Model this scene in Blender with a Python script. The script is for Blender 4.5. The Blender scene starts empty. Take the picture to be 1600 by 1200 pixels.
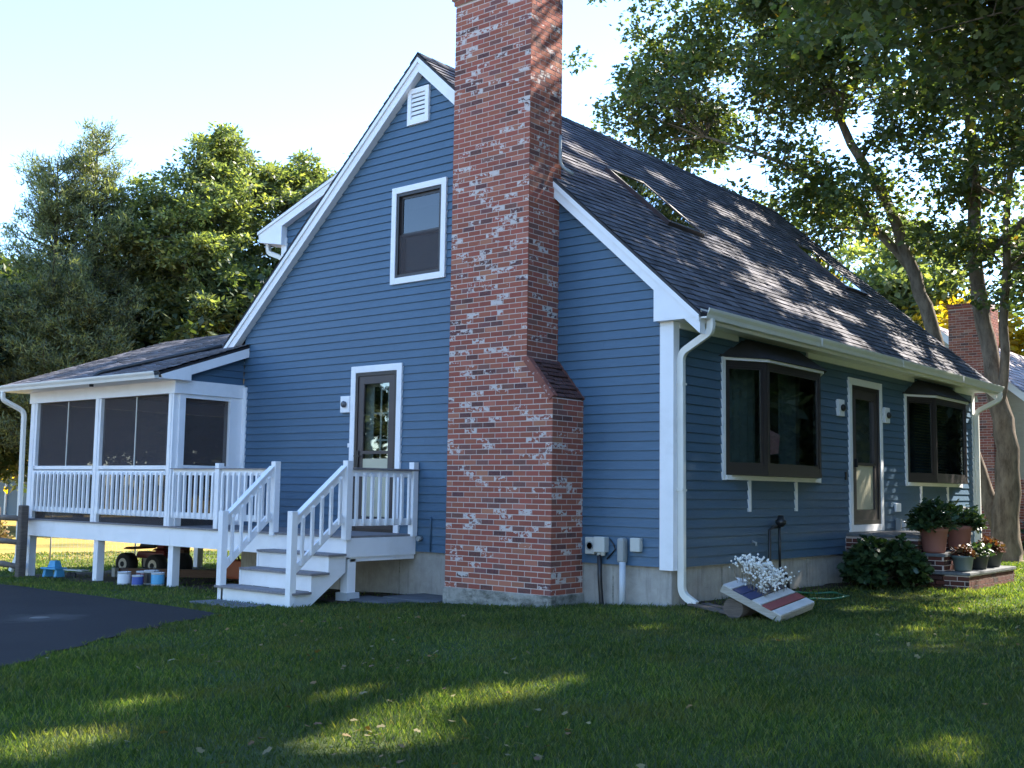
import bpy, math, random
import numpy as np
from mathutils import Vector, Matrix
R = math.radians
scn = bpy.context.scene
col = scn.collection
random.seed(7)

# ------------------------------------------------------------ camera, light
yaw, pit, rol = R(39.6328), R(5.3998), R(0.853)
fw = Vector((-math.sin(yaw)*math.cos(pit), math.cos(yaw)*math.cos(pit), math.sin(pit)))
rt = Vector((math.cos(yaw), math.sin(yaw), 0)); up = rt.cross(fw)
r2 = rt*math.cos(rol)+up*math.sin(rol); u2 = -rt*math.sin(rol)+up*math.cos(rol)
cd = bpy.data.cameras.new('camera'); cam = bpy.data.objects.new('camera', cd); col.objects.link(cam)
m = Matrix(((r2.x, u2.x, -fw.x), (r2.y, u2.y, -fw.y), (r2.z, u2.z, -fw.z))).to_4x4()
m.translation = Vector((6.8944, -11.2964, 1.444))
cam.matrix_world = m
cd.sensor_width = 36; cd.lens = 1740.48/1600*36; cd.clip_end = 2000; cd.clip_start = 0.1
scn.camera = cam
CX, CY = 6.8944, -11.2964

SUN_AZ, SUN_EL = R(17), R(41)          # azimuth from +Y towards +X
w = bpy.data.worlds.new('World'); scn.world = w; w.use_nodes = True
nt = w.node_tree; nt.nodes.clear()
sky = nt.nodes.new('ShaderNodeTexSky'); sky.sky_type = 'NISHITA'; sky.sun_disc = False
sky.sun_elevation = SUN_EL; sky.sun_rotation = SUN_AZ
sky.air_density = 1.0; sky.dust_density = 0.0; sky.ozone_density = 5.0
bg = nt.nodes.new('ShaderNodeBackground'); bg.inputs[1].default_value = 0.143
ow = nt.nodes.new('ShaderNodeOutputWorld')
nt.links.new(sky.outputs[0], bg.inputs[0]); nt.links.new(bg.outputs[0], ow.inputs[0])
sd = bpy.data.lights.new('sun', 'SUN'); sd.energy = 5.0; sd.angle = R(0.6); sd.color = (1.0, .93, .82)
so = bpy.data.objects.new('sun', sd); col.objects.link(so)
sdir = Vector((math.sin(SUN_AZ)*math.cos(SUN_EL), math.cos(SUN_AZ)*math.cos(SUN_EL), math.sin(SUN_EL)))
so.rotation_euler = sdir.to_track_quat('Z', 'Y').to_euler(); so.location = (10, 20, 30)
scn.view_settings.view_transform = 'Standard'; scn.view_settings.look = 'None'
scn.view_settings.exposure = 2.2; scn.view_settings.gamma = 1
scn.cycles.max_bounces = 8; scn.cycles.transparent_max_bounces = 16
scn.cycles.diffuse_bounces = 4

# ------------------------------------------------------------ materials
MATS = {}
class NT:
    def __init__(s, name):
        s.m = bpy.data.materials.new(name); s.m.use_nodes = True
        s.t = s.m.node_tree; s.t.nodes.clear(); MATS[name] = s.m
        s.out = s.t.nodes.new('ShaderNodeOutputMaterial')
    def n(s, typ, **k):
        nd = s.t.nodes.new('ShaderNode'+typ)
        for a, v in k.items():
            if a.startswith('i_'): nd.inputs[a[2:].replace('_', ' ')].default_value = v
            else: setattr(nd, a, v)
        return nd
    def l(s, a, b): s.t.links.new(a, b)
    def coord(s, kind='Object', sc=None):
        c = s.n('TexCoord').outputs[kind]
        if sc:
            mp = s.n('Mapping'); mp.inputs['Scale'].default_value = sc; s.l(c, mp.inputs[0]); c = mp.outputs[0]
        return c
    def noise(s, scale, detail=4, vec=None, rough=.55):
        t = s.n('TexNoise'); t.inputs['Scale'].default_value = scale; t.inputs['Detail'].default_value = detail
        t.inputs['Roughness'].default_value = rough
        s.l(vec if vec is not None else s.coord(), t.inputs['Vector']); return t.outputs[0]
    def ramp(s, fac, stops, mode='LINEAR'):
        r = s.n('ValToRGB'); cr = r.color_ramp; cr.interpolation = mode
        while len(cr.elements) < len(stops): cr.elements.new(.5)
        for e, (p, c) in zip(cr.elements, stops):
            e.position = p; e.color = (*c, 1) if len(c) == 3 else c
        s.l(fac, r.inputs[0]); return r.outputs[0]
    def mix(s, fac, a, b, mode='MIX'):
        x = s.n('Mix', data_type='RGBA', blend_type=mode)
        for i, v in ((0, fac), (6, a), (7, b)):
            if hasattr(v, 'is_linked') or isinstance(v, bpy.types.NodeSocket): s.l(v, x.inputs[i])
            else: x.inputs[i].default_value = v if i == 0 else (*v, 1)
        return x.outputs[2]
    def math(s, op, a, b=0.0):
        x = s.n('Math', operation=op)
        for i, v in ((0, a), (1, b)):
            if isinstance(v, bpy.types.NodeSocket): s.l(v, x.inputs[i])
            else: x.inputs[i].default_value = v
        return x.outputs[0]
    def bsdf(s, colr, rough=.6, bump=None, bstr=.3, bdist=.01, spec=.5, metal=0):
        b = s.n('BsdfPrincipled')
        if isinstance(colr, bpy.types.NodeSocket): s.l(colr, b.inputs['Base Color'])
        else: b.inputs['Base Color'].default_value = (*colr, 1)
        if isinstance(rough, bpy.types.NodeSocket): s.l(rough, b.inputs['Roughness'])
        else: b.inputs['Roughness'].default_value = rough
        b.inputs['Specular IOR Level'].default_value = spec; b.inputs['Metallic'].default_value = metal
        if bump is not None:
            bp = s.n('Bump'); bp.inputs['Strength'].default_value = bstr; bp.inputs['Distance'].default_value = bdist
            s.l(bump, bp.inputs['Height']); s.l(bp.outputs[0], b.inputs['Normal'])
        s.l(b.outputs[0], s.out.inputs[0]); return b
    def isl(s): return s.n('NewGeometry').outputs['Random Per Island']

def paint(name, c, rough=.5, var=.06, spec=.5, metal=0, sc=3.0, dirt=None):
    t = NT(name); f = t.noise(sc, 5)
    lo = tuple(x*(1-var) for x in c); hi = tuple(min(1, x*(1+var)) for x in c)
    cc = t.ramp(f, [(.3, lo), (.7, hi)])
    if dirt:
        f2 = t.ramp(t.noise(1.7, 8, rough=.7), [(.52, (0, 0, 0)), (.75, (1, 1, 1))])
        cc = t.mix(t.math('MULTIPLY', f2, dirt[1]), cc, dirt[0])
    t.bsdf(cc, rough, t.noise(60, 3), .15, .002, spec, metal)
    return t.m

def m_siding(name, c):
    t = NT(name)
    v = t.coord('Object', (1.2, 1.2, 14)); f = t.noise(6, 6, v)
    base = t.ramp(f, [(.3, tuple(x*.9 for x in c)), (.7, tuple(x*1.08 for x in c))])
    base = t.mix(t.math('MULTIPLY', t.isl(), .22), base, tuple(x*.72 for x in c))
    big = t.ramp(t.noise(.7, 3), [(.4, (0, 0, 0)), (.8, (1, 1, 1))])
    base = t.mix(t.math('MULTIPLY', big, .15), base, tuple(x*1.3 for x in c))
    g = t.noise(28, 5, t.coord('Object', (1, 1, 9)))
    t.bsdf(base, .5, g, .35, .004)
m_siding('siding_paint', (.060, .120, .190))
m_siding('tan_siding', (.42, .37, .27))
paint('white_paint', (.84, .83, .84), .45, .03, dirt=((.45, .43, .38), .25))
paint('gutter_white', (.74, .72, .66), .35, .04)
paint('bronze', (.024, .018, .018), .4, .1)
paint('bronze_light', (.055, .042, .042), .45, .1)
paint('cream', (.52, .47, .33), .6, .05)
paint('cream_door', (.70, .66, .58), .5, .03)
paint('grey_box', (.30, .31, .30), .5, .08)
paint('grey_box_pale', (.52, .52, .48), .5, .05)
paint('pvc', (.50, .52, .54), .4, .04)
paint('black_metal', (.02, .02, .022), .4, .2)
paint('bulb', (.10, .10, .11), .25, .1)
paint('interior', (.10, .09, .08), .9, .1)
paint('curtain', (.16, .19, .18), .8, .15)
paint('interior_sheer', (.20, .19, .17), .9, .1)
paint('pink_cloth', (.75, .35, .38), .8, .1)
paint('tyre', (.015, .014, .014), .85, .2)
paint('rim', (.50, .44, .36), .5, .1)
paint('atv_red', (.16, .02, .02), .35, .1)
paint('toy_blue', (.10, .38, .62), .4, .06)
paint('can_white', (.75, .76, .8), .4, .04)
paint('can_red', (.22, .04, .03), .5, .1)
paint('can_blue', (.06, .10, .35), .5, .1)
paint('terracotta', (.26, .10, .075), .7, .12)
paint('pot_dark', (.03, .032, .03), .5, .2)
paint('pot_green', (.10, .13, .12), .5, .2)
paint('navy', (.035, .045, .12), .6, .2)
paint('worn_white', (.52, .51, .50), .8, .15, dirt=((.25, .22, .18), .5))
paint('flag_red', (.24, .05, .05), .6, .15)
paint('hose_green', (.03, .14, .07), .4, .1)
paint('lens_orange', (.35, .07, .02), .5, .1)
paint('pale_roof', (.32, .28, .26), .9, .15)
paint('soil', (.05, .035, .025), .95, .3, sc=20)
paint('stem_dry', (.25, .2, .12), .9, .2)
paint('petal', (.82, .80, .74), .8, .05)

def m_wood(name, a, b):
    t = NT(name); f = t.noise(5, 8, t.coord('Object', (1.5, 1.5, 14)), .65)
    t.bsdf(t.ramp(f, [(.3, a), (.7, b)]), .85, f, .4, .006)
m_wood('weathered_wood', (.07, .055, .045), (.15, .12, .10))
m_wood('raw_wood', (.28, .26, .22), (.44, .41, .36))
m_wood('brown_wood', (.09, .045, .025), (.16, .085, .05))
def m_deckboard():
    t = NT('deck_board'); f = t.noise(9, 6, t.coord('Object', (3, .6, 3)), .6)
    t.bsdf(t.ramp(f, [(.3, (.17, .155, .16)), (.7, (.26, .24, .245))]), .75, f, .3, .004)
m_deckboard()

def m_brick(nm='brick', mc=(.34, .115, .08), ww=1.0):
    t = NT(nm)
    a = t.n('Attribute', attribute_name='Col'); c = a.outputs['Color']
    f = t.noise(45, 6, rough=.65)
    c = t.mix(t.ramp(f, [(.35, (0, 0, 0)), (.8, (.55, .55, .55))]), c, mc)
    # flaking whitewash
    wv = t.math('ADD', t.noise(17, 5, t.coord('Object', (1, 1, 1.5)), .6), t.math('MULTIPLY', a.outputs['Alpha'], .30))
    wm = t.ramp(wv, [(.73, (0, 0, 0)), (.79, (.85, .85, .85))])
    c = t.mix(t.math('MULTIPLY', wm, ww), c, (.60, .55, .52))
    t.bsdf(c, .9, f, .6, .006, .3)
m_brick()
m_brick('step_brick', (.10, .045, .04), .1)
m_brick('neighbour_brick', (.30, .15, .11), .25)
def m_mortar():
    t = NT('mortar'); f = t.noise(50, 5)
    t.bsdf(t.ramp(f, [(.3, (.50, .41, .37)), (.7, (.64, .53, .48))]), .95, f, .4, .003, .2)
m_mortar()
def m_concrete(name, a, b, moss=False):
    t = NT(name); f = t.noise(6, 9, rough=.65)
    c = t.ramp(f, [(.3, a), (.7, b)])
    st = t.ramp(t.noise(3, 7, t.coord('Object', (4, 4, .5)), .7), [(.5, (0, 0, 0)), (.72, (1, 1, 1))])
    c = t.mix(t.math('MULTIPLY', st, .45), c, tuple(x*.45 for x in a))
    if moss:
        st = t.ramp(t.noise(4, 8, t.coord('Object', (1, 1, 2)), .75), [(.46, (0, 0, 0)), (.62, (1, 1, 1))])
        c = t.mix(t.math('MULTIPLY', st, .75), c, (.055, .055, .04))
        ye = t.ramp(t.noise(2.3, 6, rough=.7), [(.60, (0, 0, 0)), (.68, (1, 1, 1))])
        c = t.mix(t.math('MULTIPLY', ye, .7), c, (.36, .25, .06))
    t.bsdf(c, .9, t.noise(70, 5), .5, .006, .2)
m_concrete('concrete', (.32, .30, .27), (.44, .41, .37))
m_concrete('base_concrete', (.24, .23, .20), (.40, .38, .34), True)
m_concrete('flagstone', (.09, .095, .10), (.17, .175, .18))
m_concrete('sidewalk', (.42, .38, .36), (.52, .48, .46))

def m_shingle():
    t = NT('shingle'); a = t.n('Attribute', attribute_name='Col').outputs['Color']
    f = t.noise(160, 4, rough=.8); c = t.mix(1.0, a, t.ramp(f, [(.3, (.78, .78, .78)), (.72, (1.28, 1.26, 1.25))]), 'MULTIPLY')
    b = t.ramp(t.noise(1.1, 5), [(.35, (.88, .88, .9)), (.7, (1.1, 1.08, 1.05))])
    t.bsdf(t.mix(1.0, c, b, 'MULTIPLY'), .95, f, .7, .004, .2)
m_shingle()
def m_asphalt():
    t = NT('asphalt'); f = t.noise(90, 6, rough=.75); g2 = t.noise(.9, 6)
    c = t.ramp(f, [(.3, (.012, .012, .014)), (.7, (.034, .033, .036))])
    c = t.mix(t.math('MULTIPLY', t.ramp(g2, [(.4, (0, 0, 0)), (.75, (1, 1, 1))]), .3), c, (.045, .043, .044))
    # pale dusty ring round the drain
    d = t.n('VectorMath', operation='DISTANCE'); d.inputs[1].default_value = (-5.18, -4.91, -.06)
    sp = t.n('Mapping'); sp.inputs['Scale'].default_value = (1, 1, 1); t.l(t.coord(), sp.inputs[0]); t.l(sp.outputs[0], d.inputs[0])
    dd = t.math('ADD', d.outputs['Value'], t.math('MULTIPLY', t.noise(3, 5), .9))
    c = t.mix(t.ramp(dd, [(.55, (.42, .42, .42)), (1.5, (0, 0, 0))]), c, (.15, .14, .13))
    t.bsdf(c, .95, f, .8, .008, .15)
m_asphalt()
def m_ground():
    t = NT('lawn_ground'); f = t.noise(14, 8, rough=.7); g2 = t.noise(.35, 5)
    c = t.ramp(f, [(.25, (.022, .036, .016)), (.55, (.052, .082, .028)), (.8, (.11, .115, .045))])
    c = t.mix(t.math('MULTIPLY', t.ramp(g2, [(.45, (0, 0, 0)), (.7, (1, 1, 1))]), .4), c, (.11, .10, .035))
    far = t.ramp(t.noise(.25, 4, rough=.6), [(.35, (.2, .2, .2)), (.55, (1, 1, 1))])
    vx = t.n('SeparateXYZ'); t.l(t.coord(), vx.inputs[0])
    mk = t.math('MULTIPLY', t.ramp(t.math('MULTIPLY', vx.outputs[0], -.025), [(.33, (0, 0, 0)), (.5, (1, 1, 1))]), far)
    c = t.mix(t.math('MULTIPLY', mk, .85), c, (.42, .28, .07))
    t.bsdf(c, .95, t.noise(40, 6), 1.0, .03, .15)
m_ground()
def m_dirt():
    t = NT('bare_dirt'); f = t.noise(9, 8, rough=.7)
    t.bsdf(t.ramp(f, [(.3, (.035, .028, .02)), (.6, (.08, .062, .045)), (.8, (.15, .12, .09))]), .95, t.noise(30, 6), .8, .02, .15)
m_dirt()
def m_leaf(name, stops, trans=.4, gloss=.45):
    t = NT(name); c = t.ramp(t.isl(), stops)
    big = t.ramp(t.noise(.5, 3), [(.35, (.75, .75, .75)), (.7, (1.25, 1.25, 1.15))])
    c = t.mix(1.0, c, big, 'MULTIPLY')
    if name == 'grass_blade':
        dry = t.ramp(t.noise(1.1, 5, rough=.65), [(.50, (0, 0, 0)), (.72, (.6, .6, .6))]); c = t.mix(dry, c, (.17, .145, .055))
    b = t.bsdf(c, gloss, None, spec=.4)
    tr = t.n('BsdfTranslucent'); c2 = t.mix(1.0, c, (1.5, 1.6, .5), 'MULTIPLY'); t.l(c2, tr.inputs[0])
    mx = t.n('MixShader'); mx.inputs[0].default_value = trans
    t.l(b.outputs[0], mx.inputs[1]); t.l(tr.outputs[0], mx.inputs[2]); t.l(mx.outputs[0], t.out.inputs[0])
m_leaf('oak_leaf', [(0, (.06, .085, .045)), (.5, (.095, .13, .065)), (.9, (.15, .18, .07)), (.97, (.22, .22, .04)), (1, (.35, .20, .05))])
m_leaf('maple_leaf', [(0, (.08, .105, .06)), (.5, (.16, .19, .10)), (.85, (.27, .29, .13)), (1, (.34, .33, .12))], .45)
m_leaf('dark_leaf', [(0, (.035, .055, .028)), (.6, (.07, .095, .045)), (1, (.15, .16, .06))], .35)
m_leaf('pine_needle', [(0, (.07, .09, .06)), (.6, (.16, .18, .10)), (1, (.32, .32, .13))], .4)
m_leaf('yellow_leaf', [(0, (.45, .28, .03)), (.5, (.60, .36, .03)), (1, (.35, .34, .06))], .5)
m_leaf('shrub_leaf', [(0, (.02, .045, .022)), (.6, (.04, .075, .035)), (1, (.08, .12, .05))], .25, .35)
m_leaf('red_leaf', [(0, (.10, .03, .02)), (.5, (.15, .05, .03)), (1, (.05, .07, .03))], .2)
m_leaf('grass_blade', [(0, (.040, .072, .024)), (.5, (.074, .116, .036)), (.88, (.16, .20, .05)), (1, (.24, .21, .10))], .5, .5)
m_leaf('fallen_leaf', [(0, (.24, .20, .09)), (.5, (.17, .14, .06)), (.8, (.25, .13, .04)), (1, (.09, .05, .03))], .2, .7)
def m_bark(name, a, b):
    t = NT(name); f = t.noise(9, 8, t.coord('Object', (1, 1, .28)), .7)
    t.bsdf(t.ramp(f, [(.32, a), (.66, b)]), .95, f, .9, .03, .2)
m_bark('bark', (.075, .055, .04), (.24, .19, .14))
m_bark('dark_bark', (.03, .025, .02), (.10, .08, .06))

def m_glass(name, tint=(.9, .95, .95), refl=1.0):
    t = NT(name); fr = t.n('LayerWeight'); fr.inputs[0].default_value = .5
    tr = t.n('BsdfTransparent'); tr.inputs[0].default_value = (*tint, 1)
    gl = t.n('BsdfGlossy'); gl.inputs['Roughness'].default_value = .015
    bp = t.n('Bump'); bp.inputs['Strength'].default_value = .04; bp.inputs['Distance'].default_value = .02
    t.l(t.noise(1.6, 2), bp.inputs['Height']); t.l(bp.outputs[0], gl.inputs['Normal'])
    f = t.math('MINIMUM', t.math('ADD', t.math('MULTIPLY', t.math('POWER', fr.outputs['Facing'], 4.0), .9), .075*refl), 1.0)
    mx = t.n('MixShader'); t.l(f, mx.inputs[0]); t.l(tr.outputs[0], mx.inputs[1]); t.l(gl.outputs[0], mx.inputs[2])
    t.l(mx.outputs[0], t.out.inputs[0])
m_glass('glass', (.75, .8, .8), 1.7); m_glass('skylight_glass', (.7, .75, .72), 5.0); m_glass('glass_tinted', (.35, .35, .38), 1.2)
def m_screen():
    t = NT('insect_screen'); tr = t.n('BsdfTransparent'); df = t.n('BsdfDiffuse'); df.inputs[0].default_value = (.10, .088, .09, 1)
    mx = t.n('MixShader'); mx.inputs[0].default_value = .5
    t.l(tr.outputs[0], mx.inputs[1]); t.l(df.outputs[0], mx.inputs[2]); t.l(mx.outputs[0], t.out.inputs[0])
m_screen()

# ------------------------------------------------------------ mesh builder
class MB:
    def __init__(s): s.v = []; s.f = []; s.c = []; s.sm = []
    def face(s, pts, c=(1, 1, 1, 1), sm=False):
        b = len(s.v); s.v += [tuple(p) for p in pts]; s.f.append(tuple(range(b, b+len(pts)))); s.c.append(c); s.sm.append(sm)
    def box(s, a, b, c=(1, 1, 1, 1)):
        x0, y0, z0 = [min(p, q) for p, q in zip(a, b)]; x1, y1, z1 = [max(p, q) for p, q in zip(a, b)]
        n = len(s.v)
        s.v += [(x0, y0, z0), (x1, y0, z0), (x1, y1, z0), (x0, y1, z0), (x0, y0, z1), (x1, y0, z1), (x1, y1, z1), (x0, y1, z1)]
        for q in ((0, 3, 2, 1), (4, 5, 6, 7), (0, 1, 5, 4), (1, 2, 6, 5), (2, 3, 7, 6), (3, 0, 4, 7)):
            s.f.append(tuple(n+i for i in q)); s.c.append(c); s.sm.append(False)
        return s
    def hexa(s, P, c=(1, 1, 1, 1)):      # 4 bottom, 4 top
        n = len(s.v); s.v += [tuple(p) for p in P]
        for q in ((0, 3, 2, 1), (4, 5, 6, 7), (0, 1, 5, 4), (1, 2, 6, 5), (2, 3, 7, 6), (3, 0, 4, 7)):
            s.f.append(tuple(n+i for i in q)); s.c.append(c); s.sm.append(False)
        return s
    def bar(s, a, b, wx, wz, upv=(0, 0, 1)):   # rectangular bar a->b
        a = Vector(a); b = Vector(b); d = (b-a).normalized(); u = Vector(upv)
        x = d.cross(u).normalized(); z = x.cross(d).normalized()
        P = []
        for p in (a, b):
            for sx, sz in ((-1, -1), (1, -1), (1, 1), (-1, 1)): P.append(p+x*(sx*wx/2)+z*(sz*wz/2))
        return s.hexa([P[0], P[1], P[2], P[3], P[4], P[5], P[6], P[7]])
    def prism(s, prof, d, c=(1, 1, 1, 1)):   # polygon pts extruded by vector d
        d = Vector(d); P = [Vector(p) for p in prof]; Q = [p+d for p in P]; n = len(P); b = len(s.v)
        s.v += [tuple(p) for p in P+Q]
        s.f.append(tuple(b+i for i in range(n))[::-1]); s.f.append(tuple(b+n+i for i in range(n)))
        s.c += [c, c]; s.sm += [False, False]
        for i in range(n):
            j = (i+1) % n; s.f.append((b+i, b+j, b+n+j, b+n+i)); s.c.append(c); s.sm.append(False)
        return s
    def tube(s, pts, rad, n=8, sm=True, rect=None, caps=True, jit=0):
        P = [Vector(p) for p in pts]; b = len(s.v); k = len(P)
        if not hasattr(rad, '__len__'): rad = [rad]*k
        ref = None
        for i, p in enumerate(P):
            d = (P[min(i+1, k-1)]-P[max(i-1, 0)]).normalized()
            if ref is None:
                ref = Vector((0, 0, 1)) if abs(d.z) < .9 else Vector((0, 1, 0))
            x = d.cross(ref)
            if x.length < 1e-4: x = d.orthogonal()
            x.normalize(); y = x.cross(d).normalized(); ref = y
            if rect:
                for sx, sy in ((-1, -1), (1, -1), (1, 1), (-1, 1)): s.v.append(tuple(p+x*sx*rect[0]/2+y*sy*rect[1]/2))
            else:
                for j in range(n):
                    a = 2*math.pi*j/n; rr = rad[i]*(1+jit*(random.random()-.5))
                    s.v.append(tuple(p+(x*math.cos(a)+y*math.sin(a))*rr))
        if rect: n = 4; sm = False
        for i in range(k-1):
            for j in range(n):
                q = (j+1) % n; s.f.append((b+i*n+j, b+i*n+q, b+(i+1)*n+q, b+(i+1)*n+j)); s.c.append((1, 1, 1, 1)); s.sm.append(sm)
        if caps:
            s.f.append(tuple(b+j for j in range(n))[::-1]); s.f.append(tuple(b+(k-1)*n+j for j in range(n)))
            s.c += [(1, 1, 1, 1)]*2; s.sm += [False]*2
        return s
    def lathe(s, o, prof, n=20, axis='z', cap=True):  # prof (r,h)
        b = len(s.v); k = len(prof)
        for r_, h in prof:
            for j in range(n):
                a = 2*math.pi*j/n; c_, d_ = r_*math.cos(a), r_*math.sin(a)
                p = {'z': (c_, d_, h), 'y': (c_, h, d_), 'x': (h, c_, d_)}[axis]
                s.v.append((o[0]+p[0], o[1]+p[1], o[2]+p[2]))
        for i in range(k-1):
            for j in range(n):
                q = (j+1) % n; s.f.append((b+i*n+j, b+i*n+q, b+(i+1)*n+q, b+(i+1)*n+j)); s.c.append((1, 1, 1, 1)); s.sm.append(True)
        if cap:
            s.f.append(tuple(b+j for j in range(n))[::-1]); s.f.append(tuple(b+(k-1)*n+j for j in range(n)))
            s.c += [(1, 1, 1, 1)]*2; s.sm += [False]*2
        return s
    def build(s, name, mat, parent=None, off=(0, 0, 0), bevel=0, fix=True):
        me = bpy.data.meshes.new(name)
        V = np.array(s.v, dtype=float)-np.array(off)
        me.from_pydata(V.tolist(), [], s.f); me.materials.append(MATS[mat])
        ca = me.color_attributes.new('Col', 'FLOAT_COLOR', 'CORNER')
        arr = np.repeat(np.array(s.c, dtype=np.float32), [len(f) for f in s.f], axis=0)
        ca.data.foreach_set('color', arr.ravel())
        me.polygons.foreach_set('use_smooth', s.sm)
        me.update()
        o = bpy.data.objects.new(name, me); col.objects.link(o)
        if parent: o.parent = parent
        if bevel:
            md = o.modifiers.new('bevel', 'BEVEL'); md.width = bevel; md.segments = 2; md.limit_method = 'ANGLE'
        return o

def tag(o, label=None, cat=None, group=None, kind=None):
    if label: o['label'] = label
    if cat: o['category'] = cat
    if group: o['group'] = group
    if kind: o['kind'] = kind
    return o
class T:
    def __init__(s, name, label, cat, loc=(0, 0, 0), group=None):
        s.o = bpy.data.objects.new(name, None); s.o.location = loc; s.o.empty_display_size = .2
        col.objects.link(s.o); s.loc = loc; tag(s.o, label, cat, group)
    def p(s, mb, name, mat, parent=None, label=None, bevel=0):
        o = mb.build(name, mat, parent or s.o, s.loc, bevel)
        if label: o['label'] = label
        return o
    def inst(s, src, pos, parent=None):      # copy of a part placed relative to src's own spot
        c = src.copy(); col.objects.link(c); c.parent = parent or src.parent; c.location = pos; return c

def gz(x, y):
    return float(np.interp(x, [-60, -20, -13, -8, -5, -2.5, 0, 5, 20], [-.3, -.3, -.25, -.13, -.08, -.01, .11, .13, .15])) + .003*max(0, min(y, 20))
gz_v = lambda x, y: np.interp(x, [-60, -20, -13, -8, -5, -2.5, 0, 5, 20], [-.3, -.3, -.25, -.13, -.08, -.01, .11, .13, .15]) + .003*np.clip(y, 0, 20)

# ------------------------------------------------------------ ground
def grid_sheet(name, xs, ys, mat, dz=0, rough=0):
    X, Y = np.meshgrid(xs, ys); Z = gz_v(X, Y)+dz
    if rough: Z = Z+rough*(np.sin(X*2.1+Y*1.3)*np.sin(Y*1.7-X*.6))
    V = np.stack([X, Y, Z], -1).reshape(-1, 3); nx, ny = len(xs), len(ys)
    F = [(j*nx+i, j*nx+i+1, (j+1)*nx+i+1, (j+1)*nx+i) for j in range(ny-1) for i in range(nx-1)]
    me = bpy.data.meshes.new(name); me.from_pydata(V.tolist(), [], F); me.materials.append(MATS[mat])
    me.polygons.foreach_set('use_smooth', [True]*len(F))
    o = bpy.data.objects.new(name, me); col.objects.link(o); return o
xs = [-900, -400, -200, -120, -80]+list(np.arange(-60, 30, 1.0))+[40, 60, 100, 200, 400, 900]
ys = [-900, -300, -100, -50, -30]+list(np.arange(-20, 40, 1.0))+[50, 80, 150, 300, 600, 900]
tag(grid_sheet('lawn', xs, ys, 'lawn_ground', rough=.012), kind='structure')

drv = [(-16, .9), (-9.5, -.6), (-7.1, -1.45), (-6.4, -2.1), (-5.4, -2.85), (-4.4, -3.5), (-3.7, -3.75), (-3.35, -4.0), (-3.15, -5.2), (-3.0, -6.8), (-2.85, -8.6), (-2.6, -10.8), (-2.45, -22)]
def drive_x(y): return np.interp(y, [d[0] for d in drv], [d[1] for d in drv])
mb = MB(); yy = np.concatenate([np.linspace(-16, -3.2, 66), np.linspace(-3.15, -2.58, 9)])
rows = []
for y in yy:
    xr = drive_x(y)+.05*math.sin(y*9)+.04*math.sin(y*23+1)
    xx = [-40+(xr+40)*((k/30)**.45) for k in range(31)]
    rows.append([(x, y, gz(x, y)+.02) for x in xx])
for a, b in zip(rows[:-1], rows[1:]):
    for i in range(30): mb.face([a[i], a[i+1], b[i+1], b[i]])
tag(mb.build('driveway', 'asphalt'), kind='structure')
mb = MB()
for i in range(24):
    y0 = 13.2+i*.16; mb.face([(-1+0, y0, gz(-1, y0)+.03), (30, y0, gz(30, y0)+.03), (30, y0+.16, gz(30, y0+.16)+.03), (-1, y0+.16, gz(-1, y0+.16)+.03)])
o = mb.build('path', 'sidewalk'); tag(o, kind='structure')
mb = MB()  # unseen pale street surface added behind the viewer to bounce sunlight onto the gable
for i in range(20): mb.face([(-60+i*6, -26, .03), (-54+i*6, -26, .03), (-54+i*6, -15.5, .03), (-60+i*6, -15.5, .03)])
V_ = [(x, y, gz(x, y)+.03) for x, y, z in mb.v]; mb.v = V_
tag(mb.build('road', 'sidewalk'), kind='structure')
# bare earth under the deck and along the foundation
mb = MB()
def patch(x0, x1, y0, y1, st=.4):
    nx = max(2, int((x1-x0)/st)); ny = max(2, int((y1-y0)/st))
    for i in range(nx):
        for j in range(ny):
            P = []
            for a, b in ((i, j), (i+1, j), (i+1, j+1), (i, j+1)):
                x = x0+(x1-x0)*a/nx; y = y0+(y1-y0)*b/ny
                ex = (.12 if a in (0, nx) else 0)*math.sin(y*7); ey = (.12 if b in (0, ny) else 0)*math.sin(x*5)
                P.append((x+ex, y+ey, gz(x, y)+.016))
            mb.face(P)
patch(-12.9, -8.4, -1.5, 2.3); patch(-8.1, -4.0, -1.45, -.02); patch(.02, .45, .3, 4.8)
tag(mb.build('ground', 'bare_dirt'), kind='structure')

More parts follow.
